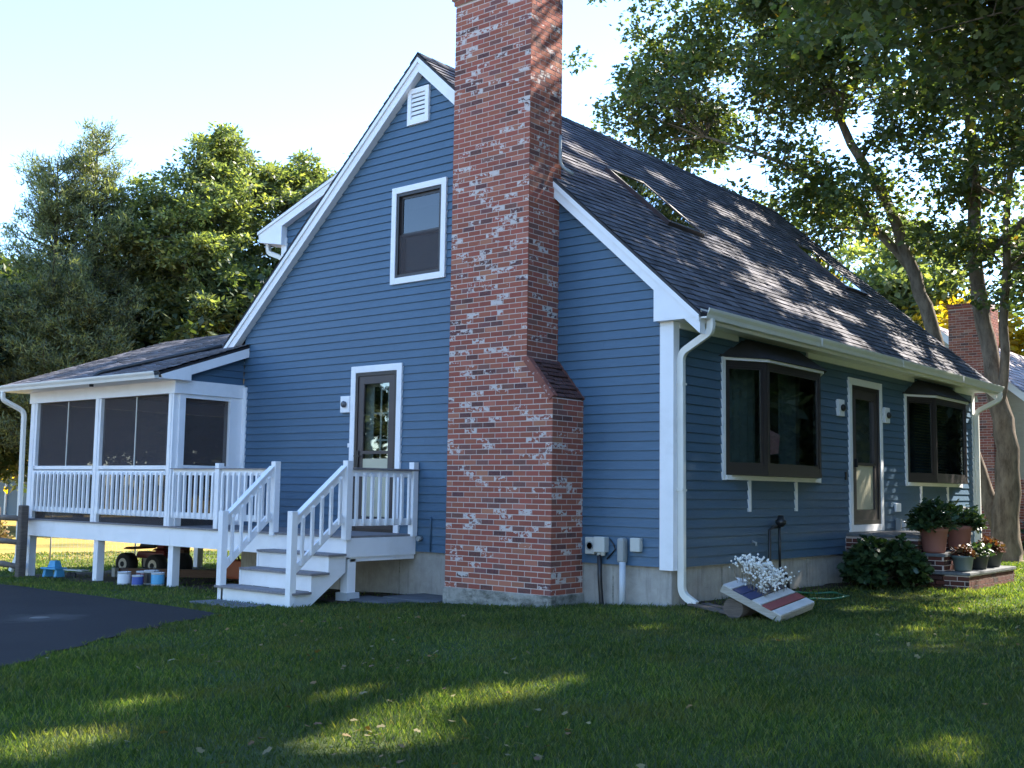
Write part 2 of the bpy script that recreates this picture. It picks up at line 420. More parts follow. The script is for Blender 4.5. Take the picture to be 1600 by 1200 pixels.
# ------------------------------------------------------------ siding rows
EX = .1143; LIP = .019; JR = random.Random(17)
def siding(mb, ax, pos, sgn, bounds, z0, z1, holes=()):
    """ax 0: wall lies on x=pos and runs along y; ax 1: on y=pos along x. bounds(z)->(lo,hi); sgn outward"""
    def P(a, z, o): return (pos+sgn*o, a, z) if ax == 0 else (a, pos+sgn*o, z)
    z = z0; i = 0
    while z < z1-1e-4:
        zt = min(z+EX, z1)
        cuts = sorted({z, zt} | {h for hl in holes for h in (hl[2], hl[3]) if z < h < zt})
        for a0, a1 in zip(cuts[:-1], cuts[1:]):
            zm = (a0+a1)/2; lo0, hi0 = bounds(a0); lo1, hi1 = bounds(a1)
            segs = [(None, None)]; xs_ = []
            for h in sorted(holes):
                if h[2] < zm < h[3]: xs_.append((h[0], h[1]))
            spans = []; cur = None
            for h0, h1 in xs_: spans.append((cur, h0)); cur = h1
            spans.append((cur, None))
            for s0, s1 in spans:
                L0, L1 = (lo0, lo1) if s0 is None else (s0, s0)
                H0, H1 = (hi0, hi1) if s1 is None else (s1, s1)
                if H0-L0 < .01: continue
                if H1 < L1: L1 = H1 = (L1+H1)/2
                if H0-L0 > 1.6 and a0 == z and a1 == zt:
                    js = []; q_ = L0+.4+JR.random()*3.2
                    while q_ < min(H0, H1)-.4: js.append(q_); q_ += 2.2+JR.random()*1.8
                    js = [j for j in js if j > max(L0, L1)+.3]
                else: js = []
                f0 = (a0-z)/EX; f1 = (a1-z)/EX; top = a1-.006 if a1 == zt and zt < z1 else a1
                o0 = LIP*(1-f0)+.004*f0; o1 = LIP*(1-f1)+.004*f1
                eb = [(L0, L1)]+[(j, j) for j in js]; ee = [(j-.003, j-.003) for j in js]+[(H0, H1)]
                for (l0, l1), (h0, h1) in zip(eb, ee):
                    w_ = (JR.random()-.5)*.0016
                    mb.face([P(l0, a0-w_, o0+w_), P(h0, a0+w_, o0-w_), P(h1, top, o1), P(l1, top, o1)])
                if a0 == z: mb.face([P(L0, a0, 0), P(H0, a0, 0), P(H0, a0, o0), P(L0, a0, o0)])
                mb.face([P(L0, a0, -.004), P(H0, a0, -.004), P(H1, a1, -.004), P(L1, a1, -.004)])
        z = zt; i += 1

ZS, ZB = .559, 3.459
RX, RZ, SL = -4.214, 7.726, .9018
XL, DP = -8.2, 11.12
def roof_z(x): return RZ-SL*abs(x-RX)
house = T('house', 'blue clapboard house with white trim, steep grey shingle roof and tall brick chimney', 'house', (-4.1, 5.5, 0))
def gb(z):
    d = (RZ-.12-z)/SL
    return (max(XL, RX-d), min(0, RX+d))
WIN = (-4.69, -3.78, 4.485, 5.745)
DOOR = (-5.46, -4.59, .80, 3.135)
mb = MB()
siding(mb, 1, 0, -1, gb, ZS, RZ-.14, [WIN, DOOR])
BAYS = [(1.22, 3.98), (7.50, 10.26)]
FD = (5.19, 6.30, .98, 3.13)
siding(mb, 0, 0, 1, lambda z: (0, DP), ZS, ZB, [(b[0]+.03, b[1]-.03, 1.70, 3.14) for b in BAYS]+[FD])
siding(mb, 0, XL, -1, lambda z: (0, DP), ZS, ZB+.3)
siding(mb, 1, DP, 1, gb, ZS, RZ-.14)
wall = house.p(mb, 'clapboard_wall', 'siding_paint')
# corner boards, frieze, rakes
def cboard(xa, xb, ya, yb, z0, z1): return MB().box((xa, ya, z0), (xb, yb, z1))
mb = cboard(-.155, .032, -.032, .0, ZS-.03, ZB+.05); mb.box((.0, .0, ZS-.03), (.032, .10, ZB+.0))
house.p(mb, 'corner_board', 'white_paint')
mb = MB().box((0, DP-.12, ZS-.03), (.032, DP+.032, ZB)); house.p(mb, 'corner_board', 'white_paint')
mb = MB().box((XL-.032, -.032, ZS), (XL+.10, 0, 3.05)); house.p(mb, 'corner_board', 'white_paint')
def rake(y0, y1, top_off, thick, name):
    mb = MB()
    for sgn in (1, -1):
        ex = .44 if sgn > 0 else -8.86
        P = []
        xe = ex; ze = roof_z(xe)
        P = [(RX, y0, RZ-top_off), (xe, y0, ze-top_off), (xe, y0, ze-top_off-thick), (RX, y0, RZ-top_off-thick)]
        mb.prism(P, (0, y1-y0, 0))
    return mb
ra = house.p(rake(-.125, 0.0, .045, .215, ''), 'rake_board', 'white_paint')
house.p(rake(-.150, -.125, .045, .075, ''), 'rake_trim', 'white_paint', ra)
house.p(rake(DP, DP+.12, .045, .20, ''), 'rake_board', 'white_paint')
# boxed eave return at near and far corners
for y0, y1 in ((-.128, .0), (DP, DP+.123)):
    P = [(.44, y0, 3.455), (.44, y0, roof_z(.44)-.05), (-.185, y0, roof_z(-.185)-.06), (-.185, y0, 3.455)]
    house.p(MB().prism(P, (0, y1-y0, 0)), 'eave_return', 'white_paint')
# soffit and frieze boards
mb = MB().box((0, 0, 3.462), (.43, DP, 3.478)); house.p(mb, 'soffit', 'white_paint')
mb = MB()
for a, b in ((.10, 1.55), (3.62, 7.85), (9.95, DP-.12)): mb.box((0.0, a, 3.385), (.045, b, 3.461))
house.p(mb, 'frieze_board', 'white_paint')
mb = MB().box((XL-.62, 0, 3.462), (XL, DP, 3.478)); house.p(mb, 'soffit', 'white_paint')
# foundation
mb = MB().box((XL+.03, .035, -.5), (-.03, DP-.03, ZS-.001)); fo = house.p(mb, 'foundation', 'concrete', bevel=.01)
mb = MB()
for i in range(1, 7): house.p(MB().box((XL+1.22*i+.02, .030, -.4), (XL+1.22*i+.035, .035, ZS-.03)), 'form_seam', 'base_concrete', fo)
for i in range(1, 9): house.p(MB().box((-.030, 1.22*i, -.4), (-.025, 1.22*i+.012, ZS-.03)), 'form_seam', 'base_concrete', fo)
# interior blocking walls so windows look into rooms
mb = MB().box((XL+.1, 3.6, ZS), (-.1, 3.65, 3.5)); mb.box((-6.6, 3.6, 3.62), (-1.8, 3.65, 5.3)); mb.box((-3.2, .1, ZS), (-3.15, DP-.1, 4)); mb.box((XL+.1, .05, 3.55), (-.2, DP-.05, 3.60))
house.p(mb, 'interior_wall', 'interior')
# ------------------------------------------------------------ shingle roofs
def shingles(mb, org, along, upd, L, H, ex=.142, seed=1, tint=(1, 1, 1)):
    rnd = random.Random(seed); org = Vector(org); A = Vector(along).normalized(); U = Vector(upd).normalized(); N = A.cross(U)
    if N.z < 0: N = -N
    n = int(math.ceil(H/ex))
    for i in range(n):
        h0 = i*ex; h1 = min(H, h0+ex+.01); x = 0
        while x < L-.001:
            wd = rnd.choice((.10, .14, .17, .21, .26, .31)); x2 = min(L, x+wd)
            k = .14*(.70+.62*rnd.random()); 
            if rnd.random() < .3: k *= .74
            c = (k*tint[0], k*.98*tint[1], k*1.10*tint[2], 1)
            o0 = .012+.009*rnd.random(); drop = .01*rnd.random()
            a0 = org+A*(x+.002)+U*(h0-drop)+N*o0; b0 = org+A*(x2-.002)+U*(h0-drop)+N*o0
            a1 = org+A*x+U*h1+N*.003; b1 = org+A*x2+U*h1+N*.003
            mb.face([a0, b0, b1, a1], c)
            mb.face([org+A*x+U*(h0-drop), org+A*x2+U*(h0-drop), b0, a0], (c[0]*.7, c[1]*.7, c[2]*.7, 1))
            x = x2
SKY = [(2.3, 3.32), (8.62, 9.6)]
Lr = DP+.15+.14
mb = MB()
ulen = math.hypot(1, SL)
He = (.47-RX)*ulen
shingles(mb, (.47, -.15, roof_z(.47)), (0, 1, 0), (-1/ulen, 0, SL/ulen), Lr, He, seed=3)
Hl = (RX+8.9)*ulen
shingles(mb, (-8.9, -.15, roof_z(-8.9)), (0, 1, 0), (1/ulen, 0, SL/ulen), Lr, Hl, seed=4)
rf = house.p(mb, 'roof', 'shingle')
mb = MB()
for ex_ in (.46, -8.88):
    mb.prism([(RX, -.148, RZ-.003), (ex_, -.148, roof_z(ex_)-.003), (ex_, -.148, roof_z(ex_)-.05), (RX, -.148, RZ-.05)], (0, Lr-.004, 0), (.06, .06, .065, 1))
house.p(mb, 'roof_deck', 'shingle', rf)
mb = MB()
for i in range(38):
    y0 = -.15+i*.30; c = .055+.04*random.random()
    for sg in (1, -1):
        mb.hexa([(RX, y0, RZ+.018), (RX, y0+.31, RZ+.012), (RX+sg*.15, y0+.31, RZ+.010-.15*SL), (RX+sg*.15, y0, RZ+.016-.15*SL),
                 (RX, y0, RZ+.032), (RX, y0+.31, RZ+.024), (RX+sg*.15, y0+.31, RZ+.024-.15*SL), (RX+sg*.15, y0, RZ+.032-.15*SL)], (c, c, c*1.1, 1))
house.p(mb, 'ridge_cap', 'shingle', rf)
# skylights
for y0, y1 in SKY:
    def rp(x, y, o): return (x+o*SL/ulen, y, roof_z(x)+o/ulen)
    def slab(mb, x0, x1, ya, yb, o0, o1): mb.hexa([rp(x0, ya, o0), rp(x1, ya, o0), rp(x1, yb, o0), rp(x0, yb, o0), rp(x0, ya, o1), rp(x1, ya, o1), rp(x1, yb, o1), rp(x0, yb, o1)])
    xa, xb = -2.62, -1.50
    mb = MB()
    slab(mb, xa, xa+.05, y0, y1, 0, .07); slab(mb, xb-.05, xb, y0, y1, 0, .07); slab(mb, xa+.05, xb-.05, y0, y0+.05, 0, .07); slab(mb, xa+.05, xb-.05, y1-.05, y1, 0, .07)
    fr = house.p(mb, 'skylight', 'bronze_light')
    mb = MB(); slab(mb, xa+.05, xb-.05, y0+.05, y1-.05, .056, .060); house.p(mb, 'pane', 'skylight_glass', fr)
    mb = MB(); slab(mb, xa+.07, xb-.07, y0+.07, y1-.07, .022, .03); house.p(mb, 'shaft', 'curtain', fr)
# gutter on the front eave
def kgut(y0, y1, x, z, w=.12, h=.115):
    prof = [(x, y0, z), (x, y0, z-h), (x+w*.62, y0, z-h), (x+w*.72, y0, z-h*.62), (x+w*.95, y0, z-h*.28), (x+w, y0, z-.012), (x+w, y0, z), (x+w-.012, y0, z),
            (x+w-.014, y0, z-.02), (x+w*.66, y0, z-h+.02), (x+.008, y0, z-h+.02), (x+.008, y0, z)]
    return MB().prism(prof, (0, y1-y0, 0))
house.p(MB().box((.40, -.0, 3.40), (.444, DP, 3.56)), 'fascia', 'white_paint')
gt = house.p(kgut(-.12, DP+.13, .448, 3.555), 'gutter', 'gutter_white')
for yy_ in (2.9, 5.9, 8.8): house.p(MB().box((.446, yy_, 3.437), (.572, yy_+.05, 3.4385)).box((.5685, yy_, 3.4385), (.5715, yy_+.05, 3.552)), 'gutter_seam', 'white_paint', gt)
def dspout(pts, w=.075, d=.06): 
    return MB().tube(pts, 1, rect=(w, d))
def smoothp(P, n=4):
    out = [Vector(P[0])]
    for i in range(1, len(P)-1):
        a, b, c = Vector(P[i-1]), Vector(P[i]), Vector(P[i+1])
        r_ = min(.09, (a-b).length*.45, (c-b).length*.45)
        p0 = b+(a-b).normalized()*r_; p1 = b+(c-b).normalized()*r_
        for k in range(n+1):
            t = k/n; out.append(p0*(1-t)**2+b*2*t*(1-t)+p1*t*t)
    out.append(Vector(P[-1])); return out
ds = house.p(dspout(smoothp([(.50, .02, 3.45), (.50, .03, 3.30), (.075, .07, 3.08), (.075, .09, .26), (.26, .10, .15)]), .085, .065), 'downspout', 'gutter_white', bevel=.006)
for z_ in (1.45, 2.7): house.p(MB().box((.03, .035, z_), (.115, .14, z_+.025)), 'strap', 'gutter_white', ds)
house.p(dspout(smoothp([(.50, DP+.05, 3.45), (.50, DP+.04, 3.30), (.075, DP-.02, 3.08), (.075, DP-.02, .3), (.2, DP-.02, .2)]), .085, .065), 'downspout', 'gutter_white', bevel=.006)

# ------------------------------------------------------------ dormer on the left slope
yd = .72
dsl = .345
def dz(x): return 5.86+dsl*(x+8.74)
mb = MB()
def db(z): return (XL, min(-4.9, (5.80+.0-z)/1e-6 if z > 9 else -4.9))
zt = dz(-8.2)-.08
def dcheek(z):
    lo = XL if z < zt else XL+(z-zt)/dsl
    hi = RX-(RZ-z)/SL+.02
    return (lo, max(lo, hi))
siding(mb, 1, yd, -1, dcheek, 4.1, 7.0)
siding(mb, 0, XL, -1, lambda z: (yd, 10.4), 4.1, zt)
siding(mb, 1, 10.4, 1, dcheek, 4.1, 7.0)
dm = house.p(mb, 'dormer_wall', 'siding_paint')
mb = MB(); dl = math.hypot(1, dsl)
shingles(mb, (-8.78, yd-.14, dz(-8.78)+.0), (0, 1, 0), (1/dl, 0, dsl/dl), 9.96, 4.25*dl, seed=8)
house.p(mb, 'dormer_roof', 'shingle', dm)
mb = MB(); ya = yd-.13
mb.prism([(-8.76, ya, dz(-8.76)-.01), (-4.6, ya, dz(-4.6)-.01), (-4.6, ya, dz(-4.6)-.17), (-8.12, ya, dz(-8.12)-.20), (-8.12, ya, 5.55), (-8.72, ya, 5.66)], (0, .13, 0))
mb.prism([(-8.76, ya-.02, dz(-8.76)-.01), (-4.6, ya-.02, dz(-4.6)-.01), (-4.6, ya-.02, dz(-4.6)-.06), (-8.76, ya-.02, dz(-8.76)-.06)], (0, .02, 0))
house.p(mb, 'dormer_rake', 'white_paint', dm)
mb = MB().box((-8.74, yd, 5.66), (XL, 10.4, 5.68)).box((-8.76, yd, 5.66), (-8.74, 10.4, 5.84)); house.p(mb, 'dormer_soffit', 'white_paint', dm)
mb = MB().box((XL-.032, yd-.032, 4.1), (XL+.10, yd, 5.68)); house.p(mb, 'corner_board', 'white_paint', dm)
mb = dspout(smoothp([(-8.66, yd+.02, 5.66), (-8.66, yd+.03, 5.50), (-8.28, yd+.05, 5.36), (-8.28, yd+.05, 4.3)])); house.p(mb, 'dormer_downspout', 'gutter_white', dm)

# ------------------------------------------------------------ chimney with every brick
ch_o = []
CY0 = -.642; K1, K2, K3 = -3.005, -1.701, -1.288; ZC, ZS1, ZS2, ZT = .19, 3.0546, 2.56, 8.55
def bcol(rnd):
    q = rnd.random(); _a = rnd.random()
    if q < .07: c = (.085, .045, .045)
    elif q < .18: c = (.16, .075, .065)
    elif q < .28: c = (.36, .14, .09)
    else: c = (.29, .088, .058)
    k = .86+.32*rnd.random()
    return (c[0]*k, c[1]*k*(.9+.2*rnd.random()), c[2]*k, (.55+.45*rnd.random()) if rnd.random() < .20 else .12*rnd.random())
def bricks(mb, ax, pos, sgn, a0, a1f, z0, z1, seed, phase=0, d=.10, bl=.2032, ch=.0677, mt=.0112):
    """face on y=pos (ax=1) along x, or x=pos (ax=0) along y"""
    rnd = random.Random(seed); n = int(round((z1-z0)/ch))
    for i in range(n):
        za = z0+i*ch; zb = za+ch-mt; hi = a1f(za+ch/2); x = a0-(bl/2 if (i+phase) % 2 else 0)
        while x < hi-.02:
            xa = max(x, a0); xb = min(x+bl-mt, hi)
            if xb-xa > .02:
                o = .002*rnd.random(); jz = .0015*rnd.random(); pa = pos+sgn*o; pb = pos-sgn*.02
                lo = (xa, pa, za+jz) if ax == 1 else (pa, xa, za+jz); h_ = (xb, pb, zb+jz) if ax == 1 else (pb, xb, zb+jz)
                mb.box(lo, h_, bcol(rnd))
            x += bl
mb = MB()
f_hi = lambda z: K3 if z < ZS2 else (K2 if z > ZS1-.05 else K3-(z-ZS2)/(ZS1-ZS2)*(K3-K2)-.02)
bricks(mb, 1, CY0, -1, K1, f_hi, ZC, 7.93, 11)
bricks(mb, 0, K2, 1, CY0+.005, lambda z: 0 if z < 5.3 else .02, ZS1-.3, 7.93, 12, 1)
bricks(mb, 0, K3, 1, CY0+.005, lambda z: .0, ZC, ZS2-.01, 13, 1)
bricks(mb, 0, K1, -1, CY0+.005, lambda z: .02, ZC, 7.93, 14, 1)
bricks(mb, 1, .02, 1, K1, lambda z: K2, 6.0, 7.93, 15)
for k, e in ((0, .02), (1, .045), (2, .045), (3, .045), (4, .03), (5, .03), (6, .015)):
    za = 7.93+k*.0677; zb = za+.0677+.002; P0 = (K1-e, CY0-e); P1 = (K2+e, .02+e)
    bricks(mb, 1, P0[1], -1, P0[0], lambda z: P1[0], za, zb, 20+k, k)
    bricks(mb, 0, P1[0], 1, P0[1]+.005, lambda z: P1[1], za, zb, 40+k, k)
    bricks(mb, 0, P0[0], -1, P0[1]+.005, lambda z: P1[1], za, zb, 60+k, k)
    bricks(mb, 1, P1[1], 1, P0[0], lambda z: P1[0], za, zb, 70+k, k)
chim = house.p(mb, 'chimney', 'brick', label='tall red brick chimney flecked with old whitewash')
q = .002
mb = MB()
mb.prism([(K1+q, CY0+q, ZC-.05), (K3-q, CY0+q, ZC-.05), (K3-q, CY0+q, ZS2-.01), (K2-q, CY0+q, ZS1-.01), (K2-q, CY0+q, 7.93), (K1+q, CY0+q, 7.93)], (0, -CY0+.012, 0))
for k, e in ((0, .02), (1, .045), (2, .045), (3, .045), (4, .03), (5, .03), (6, .015)):
    za = 7.93+k*.0677; mb.box((K1-e+q, CY0-e+q, za), (K2+e-q, .02+e-q, za+.0677))
house.p(mb, 'mortar', 'mortar', chim)
mb = MB().box((K1-.02, CY0-.03, 8.404), (K2+.02, .04, 8.46)); house.p(mb, 'crown', 'concrete', chim)
mb = MB().lathe((-2.35, -.31, 8.46), [(.12, 0), (.13, .25), (.11, .25), (.10, .02)], 16); house.p(mb, 'flue', 'terracotta', chim)
mb = MB().box((K1-.02, CY0-.02, -.4), (K3+.03, .0, ZC-.004)); house.p(mb, 'footing', 'base_concrete', chim, bevel=.012)
# sloped shoulder: bricks on edge
mb = MB(); rnd = random.Random(5)
sv = Vector((K3-K2, 0, ZS2-ZS1)); sl_ = sv.length; sd_ = sv.normalized(); sn = Vector((-sd_.z, 0, sd_.x))
if sn.z < 0: sn = -sn
nr = 9
for i in range(nr):
    a = i*sl_/nr; b = a+sl_/nr-.012; y = CY0+.075-(.07 if i % 2 else 0)
    while y < -.02:
        ya_, yb_ = max(y, CY0+.075), min(y+.19, -.035)
        if yb_-ya_ > .02:
            o = .012+.02*rnd.random(); p = Vector((K2, 0, ZS1))
            A_ = p+sd_*a; B_ = p+sd_*b; k = .5+.6*rnd.random(); c = (.05*k, .04*k, .042*k, .0)
            lo = -.05
            mb.hexa([A_+sn*lo+Vector((0, ya_, 0)), B_+sn*lo+Vector((0, ya_, 0)), B_+sn*lo+Vector((0, yb_, 0)), A_+sn*lo+Vector((0, yb_, 0)),
                     A_+sn*o+Vector((0, ya_, 0)), B_+sn*(o+.006)+Vector((0, ya_, 0)), B_+sn*(o+.006)+Vector((0, yb_, 0)), A_+sn*o+Vector((0, yb_, 0))], c)
        y += .2
sh = house.p(mb, 'shoulder_cap', 'brick', chim, label='dark mossy sloped brick shoulder')
for (ya_, yb_, cc) in ((CY0-.012, CY0+.072, (.21, .08, .06, .4)), (-.035, -.004, (.13, .06, .05, .3))):
    mb = MB()
    for i in range(3):
        p = Vector((K2, 0, ZS1)); A_ = p+sd_*(i*sl_/3-.01); B_ = p+sd_*((i+1)*sl_/3-.004)
        mb.hexa([A_+sn*-.05+Vector((0, ya_, 0)), B_+sn*-.05+Vector((0, ya_, 0)), B_+sn*-.05+Vector((0, yb_, 0)), A_+sn*-.05+Vector((0, yb_, 0)),
                 A_+sn*.035+Vector((0, ya_, 0)), B_+sn*.035+Vector((0, ya_, 0)), B_+sn*.035+Vector((0, yb_, 0)), A_+sn*.035+Vector((0, yb_, 0))], cc)
    house.p(mb, 'shoulder_edge', 'brick', chim)
mb = MB().tube(smoothp([(K2+.06, -.08, 6.02), (K2+.06, -.08, 5.62), (K2+.22, .0, 5.50)]), .022, 8); house.p(mb, 'flashing', 'grey_box', chim)

# ------------------------------------------------------------ gable vent, window, doors
def frame_y(x0, x1, z0, z1, w, ya, yb, bottom=True, wb=None):
    mb = MB(); wb = wb or w
    mb.box((x0, ya, z0), (x0+w, yb, z1)); mb.box((x1-w, ya, z0), (x1, yb, z1)); mb.box((x0+w, ya+.001, z1-w), (x1-w, yb, z1))
    if bottom: mb.box((x0+w, ya+.001, z0), (x1-w, yb, z0+wb))
    return mb
def frame_x(y0, y1, z0, z1, w, xa, xb, bottom=True, wb=None):
    mb = MB(); wb = wb or w
    mb.box((xa, y0, z0), (xb, y0+w, z1)); mb.box((xa, y1-w, z0), (xb, y1, z1)); mb.box((xa, y0+w, z1-w), (xb-.001, y1-w, z1))
    if bottom: mb.box((xa, y0+w, z0), (xb-.001, y1-w, z0+wb))
    return mb
v = house.p(frame_y(-4.50, -4.07, 6.73, 7.27, .075, -.05, 0), 'gable_vent', 'white_paint', bevel=.004)
mb = MB()
for i in range(6):
    z = 6.81+i*.066; mb.hexa([(-4.425, -.04, z), (-4.145, -.04, z), (-4.145, -.022, z+.05), (-4.425, -.022, z+.05), (-4.425, -.032, z-.004), (-4.145, -.032, z-.004), (-4.145, -.014, z+.046), (-4.425, -.014, z+.046)])
house.p(mb, 'louvre', 'white_paint', v)
wo = house.p(frame_y(-4.78, -3.69, 4.395, 5.836, .092, -.045, .02), 'window', 'white_paint', bevel=.004)
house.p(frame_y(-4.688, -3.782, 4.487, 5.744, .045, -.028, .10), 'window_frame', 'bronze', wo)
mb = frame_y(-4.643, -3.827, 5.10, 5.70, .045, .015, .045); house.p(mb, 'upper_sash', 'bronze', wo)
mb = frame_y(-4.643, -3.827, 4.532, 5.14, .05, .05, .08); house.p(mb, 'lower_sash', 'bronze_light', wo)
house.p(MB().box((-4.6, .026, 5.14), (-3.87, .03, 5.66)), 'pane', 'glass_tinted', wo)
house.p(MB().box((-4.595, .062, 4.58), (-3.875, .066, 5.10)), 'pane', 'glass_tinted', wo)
house.p(MB().box((-4.64, -.006, 4.53), (-3.83, -.004, 5.12)), 'half_screen', 'insect_screen', wo)  # dark screen added to mute the pale reflection in the lower pane
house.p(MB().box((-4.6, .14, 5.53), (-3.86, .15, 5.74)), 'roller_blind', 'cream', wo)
# gable door
DR = T.p
d = house.p(frame_y(-5.56, -4.49, .80, 3.235, .10, -.045, .02, False), 'door', 'white_paint', bevel=.004)
house.p(frame_y(-5.458, -4.592, .80, 3.133, .05, -.035, .12, False).box((-5.408, -.03, .80), (-4.642, .12, .85)), 'door_frame', 'bronze', d)
sdm = frame_y(-5.405, -4.645, .85, 3.08, .115, -.02, .018, True, .16); sdm.box((-5.29, -.02, 1.93), (-4.76, .018, 1.975))
st = house.p(sdm, 'storm_door', 'bronze_light', d)
house.p(MB().box((-5.29, -.004, 1.01), (-4.76, .0, 2.965)), 'pane', 'glass', d)
mb = MB().bar((-5.375, -.035, 1.98), (-5.375, -.035, 1.72), .03, .02, (0, 1, 0)); mb.bar((-5.43, -.06, 1.90), (-5.30, -.06, 1.90), .02, .02); mb.box((-5.385, -.06, 1.89), (-5.365, -.02, 1.91))
house.p(mb, 'handle', 'black_metal', d)
# inner door with divided lights
mb = MB(); x0, x1, z0, z1 = -5.39, -4.60, .86, 3.07
mb.box((x0, .125, z0), (x0+.16, .16, z1)); mb.box((x1-.16, .125, z0), (x1, .16, z1)); mb.box((x0+.16, .125, z1-.14), (x1-.16, .16, z1)); mb.box((x0+.16, .125, z0), (x1-.16, .16, 1.74))
for i in (1, 2): mb.box((x0+.16+(x1-x0-.32)*i/3-.013, .128, 1.74), (x0+.16+(x1-x0-.32)*i/3+.013, .155, z1-.14))
for i in (1, 2): mb.box((x0+.16, .13, 1.74+i*.397-.013), (x1-.16, .153, 1.74+i*.397+.013))
house.p(mb, 'inner_door', 'cream_door', d)
house.p(MB().box((x0+.16, .138, 1.74), (x1-.16, .142, z1-.14)), 'pane', 'glass_tinted', d)
house.p(MB().box((-5.288, -.012, 1.02), (-4.762, -.007, 1.86)), 'lower_panel', 'cream', d)
# wall lamp block beside the door
def lamp_y(x, z):
    b = house.p(MB().box((x-.10, -.06, z-.125), (x+.10, 0, z+.125)), 'lamp_mount', 'white_paint', bevel=.006)
    house.p(MB().lathe((x, -.06, z), [(.045, 0), (.05, -.03), (.04, -.045), (.02, -.06)], 14, 'y'), 'lamp_fitting', 'bulb', b)
lamp_y(-5.665, 2.675)
def lamp_x(y, z):
    b = house.p(MB().box((0, y-.10, z-.125), (.06, y+.10, z+.125)), 'lamp_mount', 'white_paint', bevel=.006)
    house.p(MB().lathe((.06, y, z), [(.045, 0), (.055, .02), (.045, .045), (.02, .055)], 14, 'x'), 'lamp_fitting', 'black_metal', b)
lamp_x(4.75, 2.74); lamp_x(6.57, 2.735)
house.p(MB().box((-5.60, -.04, 2.03), (-5.57, -.018, 2.09)), 'doorbell', 'white_paint')
# front door
d = house.p(frame_x(5.08, 6.40, .875, 3.235, .105, 0, .042, True), 'door', 'white_paint', bevel=.004)
house.p(frame_x(5.187, 6.293, .982, 3.128, .07, -.10, .03), 'door_frame', 'bronze', d)
house.p(frame_x(5.257, 6.223, 1.05, 3.058, .12, -.06, .012, True, .16).box((-.06, 5.377, 2.93), (.010, 6.103, 2.98)).box((-.06, 5.377, 1.90), (.010, 6.103, 1.935)), 'storm_door', 'bronze_light', d)
house.p(MB().box((-.03, 5.377, 1.21), (-.026, 6.103, 2.93)), 'pane', 'glass', d)
house.p(MB().box((-.024, 5.379, 1.215), (-.018, 6.101, 1.895)), 'lower_panel', 'cream', d)
house.p(MB().box((-.075, 5.377, 1.95), (-.07, 6.103, 2.80)), 'door_curtain', 'interior_sheer', d)
house.p(MB().box((-.16, 5.2, 1.0), (-.12, 6.28, 3.1)), 'inner_door', 'curtain', d)
house.p(MB().box((.012, 5.30, 1.86), (.06, 5.325, 1.99)), 'handle', 'black_metal', d)
house.p(MB().box((.005, 4.93, 1.66), (.035, 4.97, 1.78)), 'doorbell', 'black_metal')
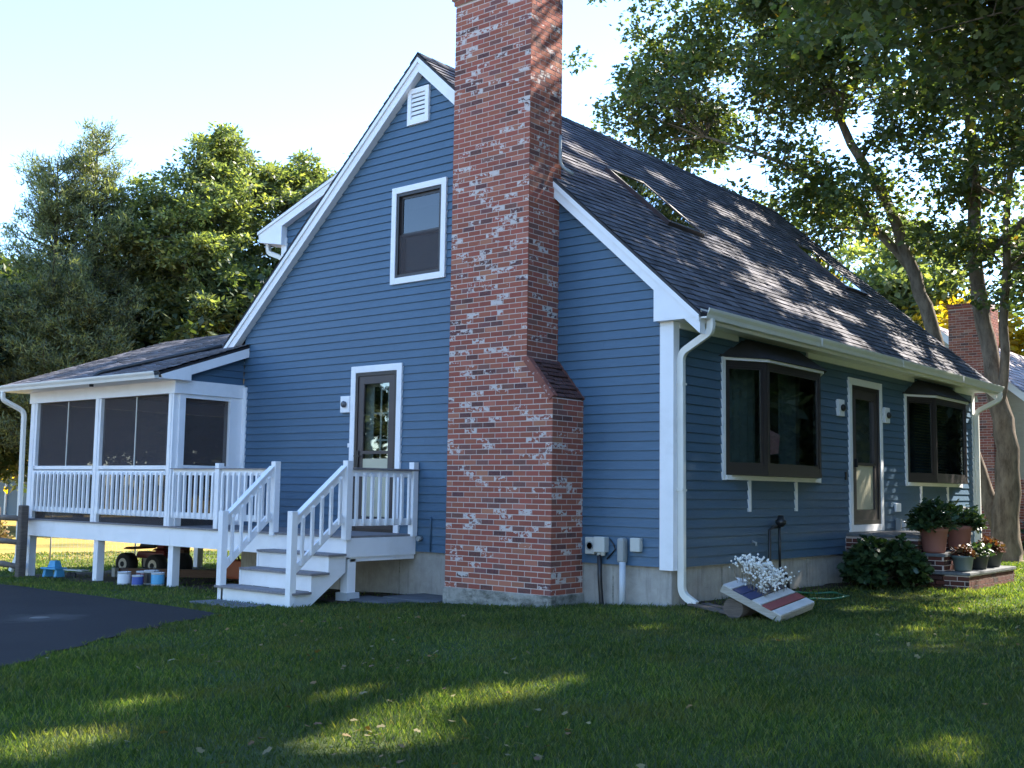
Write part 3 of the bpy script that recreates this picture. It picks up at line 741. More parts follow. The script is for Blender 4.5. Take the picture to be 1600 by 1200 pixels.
# ------------------------------------------------------------ bay windows
def bay(y0, y1, blinds):
    p = .31; e = .57; z0, z1 = 1.70, 3.12
    A, B, C_, D_ = (0.0, y0), (p, y0+e), (p, y1-e), (0.0, y1)
    root = MB(); root.prism([(0, y0, 1.665), (p+.02, y0+e, 1.665), (p+.02, y1-e, 1.665), (0, y1, 1.665)], (0, 0, .055))
    bo = house.p(root, 'bay_window', 'bronze')
    for a, b in ((A, B), (B, C_), (C_, D_)):
        a = Vector((*a, 0)); b = Vector((*b, 0)); u = (b-a); L = u.length; u.normalize(); nrm = Vector((u.y, -u.x, 0))
        if nrm.x < 0: nrm = -nrm
        def q(s_, z, o): v_ = a+u*s_+nrm*o; return (v_.x, v_.y, z)
        def bx(mb, s0, s1, za, zb, o0, o1): mb.hexa([q(s0, za, o0), q(s1, za, o0), q(s1, za, o1), q(s0, za, o1), q(s0, zb, o0), q(s1, zb, o0), q(s1, zb, o1), q(s0, zb, o1)])
        mb = MB(); wv = .055
        bx(mb, 0, wv, z0, z1, -.05, .012); bx(mb, L-wv, L, z0, z1, -.05, .012); bx(mb, wv, L-wv, z0, z0+.09, -.05, .010); bx(mb, wv, L-wv, z1-.07, z1, -.05, .010)
        s1 = .035
        bx(mb, wv, wv+s1, z0+.09, z1-.07, -.03, .002); bx(mb, L-wv-s1, L-wv, z0+.09, z1-.07, -.03, .002)
        bx(mb, wv+s1, L-wv-s1, z0+.09, z0+.125, -.03, .001); bx(mb, wv+s1, L-wv-s1, z1-.105, z1-.07, -.03, .001)
        fo_ = house.p(mb, 'sash', 'bronze', bo)
        mb = MB(); bx(mb, wv+s1, L-wv-s1, z0+.125, z1-.105, -.014, -.010); house.p(mb, 'pane', 'glass', fo_)
    # flat white trim on the wall
    mb = MB().box((0, y0-.07, 1.60), (.036, y0, 3.17)).box((0, y1, 1.60), (.036, y1+.06, 3.15))
    mb.box((.0, y0, 1.605), (.05, y1, 1.664))
    mb.prism([(0, y0-.07, 3.12), (p+.05, y0+e-.03, 3.12), (p+.05, y1-e+.03, 3.12), (0, y1+.07, 3.12)], (0, 0, .035))
    house.p(mb, 'window_trim', 'white_paint', bo)
    for yb_ in (y0+.62, y1-.77): house.p(MB().box((0, yb_, 1.20), (.034, yb_+.055, 1.604)), 'bracket', 'white_paint', bo)
    # little hipped roof
    mb = MB(); z2 = 3.155; zt_ = 3.46; o = .09
    P0, P1, P2, P3 = (0, y0-.16, z2), (p+o, y0+e-.05, z2), (p+o, y1-e+.05, z2), (0, y1+.16, z2)
    T0, T1 = (0, y0+e+.02, zt_), (0, y1-e-.02, zt_)
    for f in ([P0, P1, T0], [P1, P2, T1, T0], [P2, P3, T1]): mb.face(f, (.05, .05, .056, 1)); 
    mb.face([P3, P2, P1, P0], (.03, .03, .03, 1))
    house.p(mb, 'bay_roof', 'shingle', bo)
    # curtain folds inside
    mb = MB(); n = 60
    if not blinds:
        for i in range(n):
            a = y0+.35+(y1-y0-.7)*i/n; b = y0+.35+(y1-y0-.7)*(i+1)/n; mid = abs((i+.5)/n-.5)
            if mid < .16: continue
            f = lambda t: -.12+.035*math.sin(t*26)+.015*math.sin(t*61)
            mb.face([(f(a), a, z0), (f(b), b, z0), (f(b), b, z1), (f(a), a, z1)])
        house.p(mb, 'curtain', 'curtain', bo)
        mb = MB(); mb.hexa([(.12, y0+1.02, 1.95), (.14, y0+1.2, 1.97), (.16, y0+1.2, 1.97), (.14, y0+1.02, 1.95), (.12, y0+.98, 2.28), (.14, y0+1.25, 2.22), (.16, y0+1.25, 2.22), (.14, y0+.98, 2.28)])
        house.p(mb, 'ornament', 'pink_cloth', bo)
    else:
        for i in range(26):
            z = z0+.12+i*.05; mb.hexa([(-.06, y0+e, z), (-.03, y0+e, z+.014), (-.03, y1-e, z+.014), (-.06, y1-e, z), (-.06, y0+e, z+.004), (-.03, y0+e, z+.018), (-.03, y1-e, z+.018), (-.06, y1-e, z+.004)])
        house.p(mb, 'blind', 'curtain', bo)
bay(*BAYS[0], False); bay(*BAYS[1], True)
# ------------------------------------------------------------ utilities on the walls
b = house.p(MB().box((-1.20, -.075, .67), (-1.06, -.015, .875)), 'phone_box', 'grey_box_pale', bevel=.008)
house.p(MB().lathe((-1.13, -.078, .77), [(.055, 0), (.055, -.006), (.045, -.006), (.04, 0)], 16, 'y'), 'seal', 'grey_box', b)
b = house.p(MB().box((-1.045, -.12, .70), (-.88, -.015, .885)), 'utility_box', 'grey_box_pale', bevel=.008)
house.p(MB().tube([(-.99, -.07, .72), (-.99, -.07, .66)], .03, 10).tube([(-.93, -.07, .72), (-.93, -.07, .66)], .03, 10), 'fitting', 'grey_box_pale', b)
house.p(MB().tube([(-.985, -.07, .67), (-.98, -.06, .35), (-.96, -.05, .05), (-.96, -.05, -.1)], .028, 10), 'conduit', 'black_metal', b)
house.p(MB().tube([(-.86, -.03, .86), (-.80, -.035, .80), (-.78, -.03, .74), (-.90, -.03, .62)], .009, 6), 'cable', 'black_metal', b)
b = house.p(MB().box((-.70, -.13, .585), (-.60, -.015, .885)), 'cable_box', 'grey_box', bevel=.03)
house.p(MB().tube([(-.635, -.09, .60), (-.635, -.09, -.05)], .04, 14), 'conduit', 'pvc', b)
b = house.p(MB().box((-.535, -.09, .725), (-.395, -.015, .89)), 'outlet_box', 'grey_box_pale', bevel=.012)
# gas regulator
g_ = MB().tube([(.10, 2.27, .05), (.10, 2.27, .96), (.10, 2.37, 1.0), (.10, 2.5, 1.0)], .02, 10).tube([(.10, 2.56, .42), (.10, 2.56, 1.05)], .018, 10)
gm = house.p(g_, 'gas_pipe', 'black_metal')
house.p(MB().lathe((.12, 2.56, 1.06), [(.03, -.06), (.07, -.02), (.075, .02), (.05, .04), (.04, .09)], 16), 'regulator', 'black_metal', gm)
house.p(MB().tube([(.10, 2.56, .45), (.13, 2.66, .38), (.14, 2.72, .25), (.14, 2.72, .05)], .024, 10).tube([(.10, 2.56, .55), (.10, 2.585, .1)], .008, 6), 'riser_pipe', 'black_metal', gm)
house.p(MB().tube([(.02, 1.93, .82), (.08, 1.93, .80), (.08, 1.93, .76)], .015, 8), 'hose_tap', 'grey_box')
house.p(MB().box((.015, 6.9, 1.17), (.05, 7.13, 1.31)), 'outlet_cover', 'white_paint', bevel=.01)
b = house.p(MB().box((.015, 6.95, .72), (.10, 7.02, 1.05)), 'meter_post', 'grey_box')
house.p(MB().lathe((.09, 7.08, .9), [(.03, -.14), (.05, -.1), (.035, 0), (.05, .06), (.03, .12)], 10), 'meter_head', 'pvc', b)
house.p(MB().tube([(-4.05, -.02, .74), (-4.05, -.09, .74)], .035, 12), 'dryer_vent', 'grey_box')
house.p(MB().tube([(-3.86, -.03, .57), (-3.86, -.03, 1.0), (-3.86, -.03, 1.05)], .012, 6), 'thin_pipe', 'siding_paint')
house.p(MB().box((.01, 11.0, 3.3), (.02, 11.01, 3.31)).tube([(.2, 10.7, 3.36), (.2, 10.7, 3.24)], [.015, .035], 10), 'soffit_lamp', 'white_paint')

# ------------------------------------------------------------ screened porch
PL, PR, PF = -12.70, -8.20, -1.31
ZD = .80
porch = T('screened_porch', 'white screened porch with low shingled roof standing on posts beside the blue house', 'porch', (-10.4, .5, -.2))
porch.p(MB().box((PL-.02, PF, .50), (PR+.03, PF+.035, .775)), 'skirt_board', 'white_paint')
porch.p(MB().box((PL-.02, PF+.035, .50), (PL+.015, 4.6, .775)), 'skirt_board', 'white_paint')
porch.p(MB().box((PL-.04, PF-.03, .776), (PR+.02, 4.6, .80)), 'porch_floor', 'deck_board')
for x, wv in ((PL, .25), (-10.51, .20), (-8.36, .16)):
    porch.p(MB().box((x, PF, .80), (x+wv-.02, PF+.09, 2.86)).box((x+wv*.22, PF-.012, .80), (x+wv*.6, PF, 2.86)), 'post', 'white_paint', bevel=.004)
porch.p(MB().box((-8.35, -.27, .80), (-8.19, -.02, 2.86)), 'post', 'white_paint', bevel=.004)
porch.p(MB().box((-8.34, PF+.09, .80), (-8.19, PF+.20, 2.86)), 'post', 'white_paint', bevel=.004)
for x, y in ((PL, 4.4), (-10.5, 4.4), (-8.4, 4.4), (PL, 1.5)): porch.p(MB().box((x, y, .80), (x+.14, y+.14, 2.86)), 'post', 'white_paint')
porch.p(MB().box((PL-.03, PF-.02, 2.86), (-8.17, PF+.12, 3.08)).box((-8.30, PF+.12, 2.861), (-8.171, 0, 3.079)).box((PL-.03, PF+.12, 2.861), (PL+.1, 4.6, 3.079)).box((PL+.1, 4.48, 2.861), (-8.3, 4.6, 3.079)), 'beam', 'white_paint', bevel=.004)
porch.p(MB().box((-8.22, PF+.08, 2.80), (-8.20, -.02, 2.86)).box((-8.22, PF+.08, 1.70), (-8.20, -.02, 1.745)), 'screen_trim', 'white_paint')
porch.p(MB().box((PL+.2, PF+.0, 1.655), (-10.52, PF+.05, 1.735)).box((-10.32, PF, 1.655), (-8.36, PF+.05, 1.735)), 'sill_rail', 'white_paint')
# screens
def scr(a, b, name='screen'): return porch.p(MB().box(a, b), name, 'insect_screen')
for x0, x1 in ((PL+.23, -10.51), (-10.33, -8.36)):
    xm = (x0+x1)/2; scr((x0, PF+.06, .80), (xm, PF+.062, 2.86)); scr((xm, PF+.06, .80), (x1, PF+.062, 2.86))
    porch.p(MB().box((xm-.008, PF+.05, 1.73), (xm+.008, PF+.07, 2.86)), 'mullion', 'gutter_white')
scr((-8.25, PF+.2, .80), (-8.248, -.27, 2.8))
scr((PL+.06, PF+.1, .80), (PL+.062, 4.4, 2.86)); scr((PL+.1, 4.44, .80), (-8.3, 4.442, 2.86))
porch.p(MB().box((-11.5, 4.40, .80), (-11.43, 4.46, 2.86)).box((-9.6, 4.40, .80), (-9.5, 4.46, 2.86)).box((PL+.1, 4.40, 1.6), (-8.3, 4.45, 1.66)).box((PL+.03, 2.9, .8), (PL+.09, 2.97, 2.86)), 'back_frame', 'bronze_light')
# porch roof
psl = .352
def pz(y): return 3.135+psl*(y+1.66) if y < 1.67 else 3.135+psl*(1.67*2+1.66-y)
mb = MB(); pl_ = math.hypot(1, psl)
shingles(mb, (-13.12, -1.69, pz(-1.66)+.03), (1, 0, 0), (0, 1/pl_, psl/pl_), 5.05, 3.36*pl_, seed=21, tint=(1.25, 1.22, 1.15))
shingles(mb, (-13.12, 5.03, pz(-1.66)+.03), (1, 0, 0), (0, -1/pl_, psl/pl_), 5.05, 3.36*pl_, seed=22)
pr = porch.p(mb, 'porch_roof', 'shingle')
mb = MB().prism([(-13.10, -1.66, pz(-1.66)-.02), (-13.10, 1.67, pz(1.67)-.02), (-13.10, 5.0, pz(5.0)-.02), (-13.10, 5.0, pz(5.0)+.02), (-13.10, 1.67, pz(1.67)+.02), (-13.10, -1.66, pz(-1.66)+.02)], (5.01, 0, 0))
porch.p(mb, 'roof_deck', 'bronze', pr)
for xa in (-13.10, -8.115):
    mb = MB().prism([(xa, -1.60, 3.065), (xa, -1.64, pz(-1.64)-.02), (xa, 1.67 if xa < -9 else -.01, pz(1.67 if xa < -9 else -.01)-.02), (xa, 1.67 if xa < -9 else -.01, pz(1.67 if xa < -9 else -.01)-.17), (xa, -1.10, pz(-1.10)-.17), (xa, -1.10, 3.065)], (.03, 0, 0))
    porch.p(mb, 'rake_board', 'white_paint')
mb = MB(); 
mb2 = MB(); siding(mb2, 0, -8.215, 1, lambda z: (max(-1.12, (z-3.135+.05)/psl-1.66+.1), -.02), 3.08, 3.62); porch.p(mb2, 'gable_siding', 'siding_paint')
mb2 = MB(); mb2.prism([(-13.0, -1.3, 3.08), (-13.0, 4.6, 3.08), (-13.0, 1.67, 4.2)], (.03, 0, 0)); porch.p(mb2, 'gable_siding', 'siding_paint')
porch.p(MB().box((-13.07, -1.64, 3.06), (-8.12, -1.30, 3.075)), 'soffit', 'white_paint')
def kgut_x(x0, x1, y, z, w=.11, h=.105):
    prof = [(x0, y, z), (x0, y, z-h), (x0, y-w*.62, z-h), (x0, y-w*.72, z-h*.62), (x0, y-w*.95, z-h*.28), (x0, y-w, z-.012), (x0, y-w, z), (x0, y-w+.012, z), (x0, y-w*.66, z-h+.02), (x0, y-.008, z-h+.02), (x0, y-.008, z)]
    return MB().prism(prof, (x1-x0, 0, 0))
pg = porch.p(kgut_x(-13.10, -8.14, -1.645, 3.165), 'gutter', 'gutter_white')
porch.p(dspout(smoothp([(-13.0, -1.70, 3.06), (-13.0, -1.70, 2.92), (-12.78, -1.40, 2.72), (-12.78, -1.37, .1), (-12.85, -1.45, -.15)]), .08, .06), 'downspout', 'gutter_white', bevel=.005)
porch.p(MB().box((PL, PF+.1, 3.082), (-8.3, 4.5, 3.1)), 'ceiling', 'interior')
porch.p(MB().tube(smoothp([(-8.7, -.10, pz(-.10)+.09), (-9.2, -.45, pz(-.45)+.08), (-10.02, -1.55, pz(-1.55)+.09), (-10.06, -1.66, pz(-1.66)+.02), (-10.06, -1.66, 3.02)]), .035, 10), 'drain_pipe', 'black_metal', pr)
for x in (-12.70, -10.42, -8.26):
    porch.p(MB().box((x, PF+.04, gz(x, 0)-.1), (x+.13, PF+.17, .50)), 'support_leg', 'white_paint', bevel=.004)
for x, y in ((-12.6, 2.2), (-10.6, 2.0), (-8.7, 2.2), (-11.6, 1.2)):
    porch.p(MB().box((x, y, -.4), (x+.13, y+.13, .50)), 'support_leg', 'brown_wood' if x == -11.6 else 'white_paint', label='dark brown support leg' if x == -11.6 else None)
# baluster
def baluster_mb(h0, h1): 
    s_ = .019; z0, z1 = h0, h1
    return MB().hexa([(-s_, -s_+.012, z0), (s_, -s_+.012, z0), (s_, s_, z0), (-s_, s_, z0), (-s_, -s_+.012, z1), (s_, -s_+.012, z1), (s_, s_, z1), (-s_, s_, z1)]).hexa(
        [(-s_, -s_, z0+.03), (s_, -s_, z0+.03), (s_, -s_+.012, z0+.001), (-s_, -s_+.012, z0+.001), (-s_, -s_, z1-.03), (s_, -s_, z1-.03), (s_, -s_+.012, z1-.001), (-s_, -s_+.012, z1-.001)])
def railing(th, x0, x1, y, axis='x', z0=.93, z1=1.63, cap='white_paint'):
    """straight railing; axis x along x at y, axis y along y at x=y"""
    mb = MB()
    if axis == 'x':
        mb.box((x0, y, 1.585), (x1, y+.038, 1.675)).box((x0, y, .93), (x1, y+.038, 1.02))
        if cap != 'white_paint': pass
    else:
        mb.box((y-.038, x0, 1.585), (y, x1, 1.675))
    rl = th.p(mb, 'railing', 'white_paint', bevel=.003)
    if axis == 'y': th.p(MB().box((y-.038, x0, .93), (y, x1, 1.02)), 'bottom_rail', 'white_paint', rl)
    n = max(1, int(round((x1-x0)/.138))); st_ = (x1-x0)/n
    bm = baluster_mb(z0-.0, z1); first = None
    for i in range(n):
        p = x0+st_*(i+.5)
        wpos = Vector((p, y-.019, 0)) if axis == 'x' else Vector((y+.019, p, 0))
        if first is None:
            first = bm.build('baluster', 'white_paint', rl); b_ = first
        else:
            b_ = first.copy(); col.objects.link(b_); b_.parent = rl
        b_.location = wpos-Vector(th.loc)
        if axis == 'y': b_.rotation_euler = (0, 0, math.pi/2)
    return rl
railing(porch, PL+.22, -10.52, PF); railing(porch, -10.32, -8.37, PF)
# inside the porch
pch = T('wicker_chair', 'dark chair sitting inside the screened porch behind its screens', 'chair', (-10.0, 1.8, .80))
mb = MB().box((-10.3, 1.5, 1.12), (-9.7, 2.1, 1.22)).box((-10.3, 2.02, 1.22), (-9.7, 2.1, 1.8)).box((-10.36, 1.5, 1.40), (-10.3, 2.1, 1.46)).box((-9.7, 1.5, 1.40), (-9.64, 2.1, 1.46))
pch.p(mb, 'seat', 'brown_wood')
for x in (-10.34, -9.70):
    for y in (1.52, 2.04): pch.p(MB().box((x, y, .801), (x+.05, y+.05, 1.40)), 'leg', 'brown_wood')

# ------------------------------------------------------------ deck and stairs
deck = T('deck', 'white side deck with grey boards, slatted railings and a short stair by the door', 'deck', (-6, -.7, -.1))
mb = MB()
for i in range(9):
    y0 = PF-.03+i*.147; mb.box((PR+.025, y0, .772), (-4.165, min(y0+.142, -.02), .80))
deck.p(mb, 'deck_floor', 'deck_board')
deck.p(MB().box((PR+.035, PF, .50), (-4.19, PF+.035, .771)), 'skirt_board', 'white_paint')
deck.p(MB().box((-4.19, PF, .52), (-4.155, -.02, .771)).box((-4.21, PF+.1, .46), (-4.18, -.02, .519)), 'skirt_board', 'white_paint')
for x, y in ((-4.32, PF+.06), (-5.80, PF+.06)):
    deck.p(MB().box((x, y, -.2), (x+.14, y+.14, .50)), 'support_leg', 'white_paint', bevel=.004)
deck.p(MB().box((-4.36, PF+.02, -.2), (-4.14, PF+.24, .06)), 'post_footing', 'pvc')
def newel(x, y, z0, z1, s_=.095): return deck.p(MB().box((x-s_/2, y-s_/2, z0), (x+s_/2, y+s_/2, z1)), 'newel_post', 'white_paint', bevel=.004)
NX0, NX1 = -5.66, -4.165
newel(-6.97, PF, .80, 1.765); newel(NX0, PF, .75, 1.785); newel(NX1, PF, .75, 1.79); newel(NX1, -.075, .77, 1.80)
railing(deck, PR+.03, -7.02, PF-.0); railing(deck, -6.92, NX0-.05, PF)
railing(deck, PF+.06, -.13, NX1+.02, 'y')
deck.p(MB().box((NX1-.07, PF+.05, 1.676), (NX1+.06, -.03, 1.702)), 'rail_cap', 'deck_board')
deck.p(MB().box((PR+.02, PF-.05, 1.676), (NX0-.04, PF+.06, 1.690)), 'rail_cap', 'deck_board')
# stair: treads at .55 .33 .11
TR = [(.575, -1.60), (.345, -1.88), (.115, -2.17)]
ZG = -.12
for z, y in TR:
    deck.p(MB().box((-5.74 if z < .2 else -5.60, y-.045, z-.03), (NX1+.055, y+.26, z)), 'tread', 'deck_board', bevel=.004)
deck.p(MB().box((-5.72, -2.17, ZG-.03), (-4.20, -2.15, .084)), 'riser', 'white_paint')
deck.p(MB().box((-5.60, -1.88, .116), (-4.20, -1.865, .314)), 'riser', 'white_paint')
deck.p(MB().box((-5.60, -1.60, .346), (-4.20, -1.585, .544)), 'riser', 'white_paint')
for xs0, xs1 in ((-4.198, -4.155), (-5.64, -5.602)):
    P = [(xs0, -2.17, ZG-.02), (xs0, -2.17, .084), (xs0, -1.885, .084), (xs0, -1.885, .314), (xs0, -1.605, .314), (xs0, -1.605, .544), (xs0, -1.315, .544), (xs0, -1.315, .33), (xs0, -2.0, ZG-.02)]
    deck.p(MB().prism(P, (xs1-xs0, 0, 0)), 'stringer', 'white_paint')
deck.p(MB().box((-5.72, -2.15, ZG-.03), (-5.69, -1.92, .084)), 'stringer', 'white_paint')
newel(NX0, -2.16, .115, 1.10); newel(NX1-.01, -2.20, ZG-.05, 1.13)
for X, yb, zb in ((NX0, -2.11, 1.02), (NX1, -2.15, 1.05)):
    mb = MB(); ya, za = PF-.045, 1.70
    mb.bar((X-.02, ya, za-.05), (X-.02, yb, zb-.05), .038, .10).bar((X-.02, ya, za-.66), (X-.02, yb, zb-.66), .038, .09)
    rl = deck.p(mb, 'stair_railing', 'white_paint')
    deck.p(MB().bar((X-.02, ya, za+.012), (X-.02, yb, zb+.012), .10, .026), 'hand_rail', 'white_paint', rl)
    for i in range(5):
        t_ = (i+.6)/5.2; y = ya+(yb-ya)*t_; z = za+(zb-za)*t_
        s_ = .019; sl2 = (zb-za)/(yb-ya)
        deck.p(MB().hexa([(X, y-s_, z-.68), (X+2*s_, y-s_, z-.68), (X+2*s_, y+s_, z-.68+.03), (X, y+s_, z-.68+.03), (X, y-s_, z-.06), (X+2*s_, y-s_, z-.09), (X+2*s_, y+s_, z-.06), (X, y+s_, z-.03)]), 'baluster', 'white_paint', rl)

# ------------------------------------------------------------ brick entry steps
steps = T('brick_steps', 'brick front steps with flagstone treads below the front door', 'steps', (.9, 6, .15))
def bstep(x1, z, y1, seed):
    mb = MB(); zz = .12
    bricks(mb, 1, 4.93, -1, .02, lambda q_: x1, zz, z-.045, seed, ch=.0677)
    bricks(mb, 0, x1, 1, 4.94, lambda q_: y1, zz, z-.045, seed+1, ch=.0677)
    for k in range(len(mb.c)): mb.c[k] = tuple(v_*.36 for v_ in mb.c[k][:3])+(0,)
    b_ = steps.p(mb, 'step', 'step_brick'); q = .004
    steps.p(MB().box((.0, 4.93+q, .05), (x1-q, y1-q, z-.046)), 'mortar', 'mortar', b_)
    steps.p(MB().box((.03, 4.905, z-.045), (x1+.025, y1+.02, z)), 'tread', 'flagstone', b_, bevel=.008)
bstep(1.10, .865, 7.3, 101); bstep(1.46, .62, 7.2, 111); bstep(1.80, .375, 7.1, 121)

# ------------------------------------------------------------ foliage helpers
def leaf_mesh(name, P, size, mat, rng, parent=None, off=(0, 0, 0), up_bias=.6, wid=.42, elong=1.0, dirs=None, droop=0.0):
    n = len(P)
    nrm = rng.normal(size=(n, 3)); nrm[:, 2] = np.abs(nrm[:, 2])+up_bias; nrm /= np.linalg.norm(nrm, axis=1)[:, None]
    d = rng.normal(size=(n, 3)) if dirs is None else dirs+rng.normal(size=(n, 3))*.45
    d[:, 2] -= droop
    d -= nrm*(d*nrm).sum(1)[:, None]; d /= np.linalg.norm(d, axis=1)[:, None]+1e-9
    s_ = np.cross(nrm, d); sz = (size*(.65+.7*rng.random(n)))[:, None]
    L = sz*elong; W = sz*wid
    b0 = P; tip = P+d*L - nrm*L*.08
    pts = [b0, P+d*L*.30+s_*W+nrm*L*.06, P+d*L*.52+s_*W*.45+nrm*L*.04, P+d*L*.74+s_*W*.75+nrm*L*.02, tip, P+d*L*.74-s_*W*.75+nrm*L*.02, P+d*L*.52-s_*W*.45+nrm*L*.04, P+d*L*.30-s_*W+nrm*L*.06]
    V = np.stack(pts, 1).reshape(-1, 3)-np.array(off)
    base = (np.arange(n)*8)[:, None]
    F = (base+np.array([[0, 1, 2, 3, 4, 5, 6, 7]]))
    me = bpy.data.meshes.new(name); me.vertices.add(n*8); me.vertices.foreach_set('co', V.astype(np.float32).ravel())
    me.loops.add(n*8); me.loops.foreach_set('vertex_index', F.astype(np.int32).ravel())
    me.polygons.add(n); me.polygons.foreach_set('loop_start', (np.arange(n)*8).astype(np.int32))
    me.materials.append(MATS[mat]); me.update(calc_edges=True)
    o = bpy.data.objects.new(name, me); col.objects.link(o)
    if parent: o.parent = parent
    return o
def quad_mesh(name, P, size, mat, rng, parent=None, off=(0, 0, 0), up_bias=.5, wid=.5, elong=1.0, dirs=None, spread=.45):
    n = len(P)
    nrm = rng.normal(size=(n, 3)); nrm[:, 2] = np.abs(nrm[:, 2])+up_bias; nrm /= np.linalg.norm(nrm, axis=1)[:, None]
    d = rng.normal(size=(n, 3)) if dirs is None else dirs+rng.normal(size=(n, 3))*spread
    d -= nrm*(d*nrm).sum(1)[:, None]; d /= np.linalg.norm(d, axis=1)[:, None]+1e-9
    s_ = np.cross(nrm, d); sz = (size*(.65+.7*rng.random(n)))[:, None]
    L = sz*elong; W = sz*wid*.5
    V = np.stack([P, P+d*L*.45+s_*W, P+d*L, P+d*L*.45-s_*W], 1).reshape(-1, 3)-np.array(off)
    F = (np.arange(n)*4)[:, None]+np.array([[0, 1, 2, 3]])
    me = bpy.data.meshes.new(name); me.vertices.add(n*4); me.vertices.foreach_set('co', V.astype(np.float32).ravel())
    me.loops.add(n*4); me.loops.foreach_set('vertex_index', F.astype(np.int32).ravel())
    me.polygons.add(n); me.polygons.foreach_set('loop_start', (np.arange(n)*4).astype(np.int32))
    me.materials.append(MATS[mat]); me.update(calc_edges=True)
    o = bpy.data.objects.new(name, me); col.objects.link(o)
    if parent: o.parent = parent
    return o
def wob(P, amp, rng):
    out = []
    for a, b in zip(P[:-1], P[1:]):
        a = Vector(a); b = Vector(b)
        for k in range(3):
            p = a.lerp(b, k/3); j = rng.normal(size=3)*amp*(1 if k else .3); out.append(p+Vector(j))
    out.append(Vector(P[-1])); return out
def tree(name, label, cat, base, stems, blobs, nleaf, size, mat, seed, clr=.75, bark='bark', group=None, lobed=True, thinner=None):
    rng = np.random.default_rng(seed); random.seed(seed)
    t = T(name, label, cat, base, group); off = base
    mb = MB(); nodes = []
    for pts, rads in stems:
        P = [Vector(p) for p in pts]; Q = wob(P, .028, rng)
        rr = np.interp(np.linspace(0, 1, len(Q)), np.linspace(0, 1, len(rads)), rads)*.88
        mb.tube(Q, list(rr), 12, jit=.08)
        for q_, r_ in zip(Q, rr):
            if q_.z > base[2]+1.2: nodes.append((q_, r_))
    NP = np.array([list(q_) for q_, _ in nodes]); NR = [r_ for _, r_ in nodes]
    cl = []
    for c, rad, n in blobs:
        for _ in range(n):
            v_ = rng.normal(size=3); v_ /= np.linalg.norm(v_); r_ = rng.random()**(1/2.4)
            q_ = np.array(c)+v_*np.array(rad)*r_
            if name != 'oak_tree' or q_[0] > -8.6: cl.append((q_, v_))
    br = MB()
    for c, v_ in cl:
        dd = NP-c; dist = np.linalg.norm(dd, axis=1)+np.maximum(0, NP[:, 2]-c[2])*1.5
        i = int(np.argmin(dist)); q_ = Vector(NP[i]); e = Vector(c); L = (e-q_).length
        if L < .3: continue
        m1 = q_.lerp(e, .35)+Vector((rng.normal()*.12*L, rng.normal()*.12*L, .06*L)); m2 = q_.lerp(e, .7)+Vector((rng.normal()*.06*L, rng.normal()*.06*L, .07*L))
        r0 = min(NR[i]*.5, .018+.013*L)
        br.tube([q_, m1, m2, e], [r0, r0*.7, r0*.4, .008], 5, caps=False)
        for k in range(4):
            t0 = m1.lerp(e, .3+.6*rng.random()); t1 = t0+Vector(rng.normal(size=3)*clr*.6); br.tube([t0, t1], [.012, .004], 3, caps=False)
    tr = t.p(mb, 'trunk', bark)
    if br.v: t.p(br, 'limbs', bark, tr)
    C_ = np.array([c for c, _ in cl]); n = len(C_)
    # every clump breaks up into smaller sprays
    ks = 5; sub = (C_[:, None, :]+rng.normal(size=(n, ks, 3))*np.array([clr, clr, clr*.55])*.75).reshape(-1, 3)
    idx = rng.integers(0, len(sub), nleaf); outd = rng.normal(size=(nleaf, 3))
    P = sub[idx]+outd*np.array([clr, clr, clr*.6])*.30
    dirs = outd/ (np.linalg.norm(outd, axis=1)[:, None]+1e-6)
    if thinner: P, kp = thinner(P, rng); dirs = dirs[kp]
    f = leaf_mesh if lobed else quad_mesh
    o = f('crown', P, size, mat, rng, t.o, off, dirs=dirs)
    return t
def stemline(b, top, r0, n=5, lean=0, rng=None):
    b = Vector(b); top = Vector(top); P = [b]
    for i in range(1, n): P.append(b.lerp(top, i/n)+Vector((math.sin(i*2.1+b.x)*.12, math.cos(i*1.7+b.y)*.12, 0)))
    P.append(top); return (P, [r0*1.35, r0, r0*.85, r0*.65, r0*.4, .04])

SX, SY = sdir.x/sdir.z, sdir.y/sdir.z
RGAP = [(x, y, .23, .62) for x, y in [(-3.0, 2.35), (-2.41, 2.45), (-2.45, 3.2), (-1.95, 3.3), (-1.6, 4.1), (-1.08, 4.3), (-.8, 4.0), (-.25, 3.6), (-.2, 4.8), (.16, 5.0), (-.8, 8.65), (-.16, 8.2), (.5, 5.8), (-.04, 9.5), (.4, 9.1), (-2.5, 1.4), (-.57, 3.2), (.5, 4.4), (-1.3, 3.5), (-2.0, 5.2), (-1.2, 5.6), (-3.3, 5.0), (-2.9, 6.6), (-.5, 6.4), (-3.4, 8.6), (.2, 7.2), (-2.9, .7), (-1.3, 7.4)]]
_r = random.Random(99)
RGAP += [(-3.8+4.1*_r.random(), .2+10.5*_r.random(), .05+.07*_r.random(), .12+.15*_r.random()) for _ in range(36)]
LGAP = [(2.15, -5.9, .24, 1.25), (2.5, -7.05, .38, .42), (1.47, -6.36, .13, .38), (.84, -7.39, .12, .32), (1.39, -8.35, .25, .5), (2.24, -1.9, .2, .38), (1.65, 1.2, .2, .5), (4.2, -4.8, .12, .25),
        (4.85, -5.3, .15, .35), (4.1, -6.0, .12, .2), (2.6, 3.2, .28, .7), (1.95, 7.0, .35, .7), (3.3, .6, .12, .3), (.9, -1.9, .08, .2), (5.3, -3.4, .14, .3)]
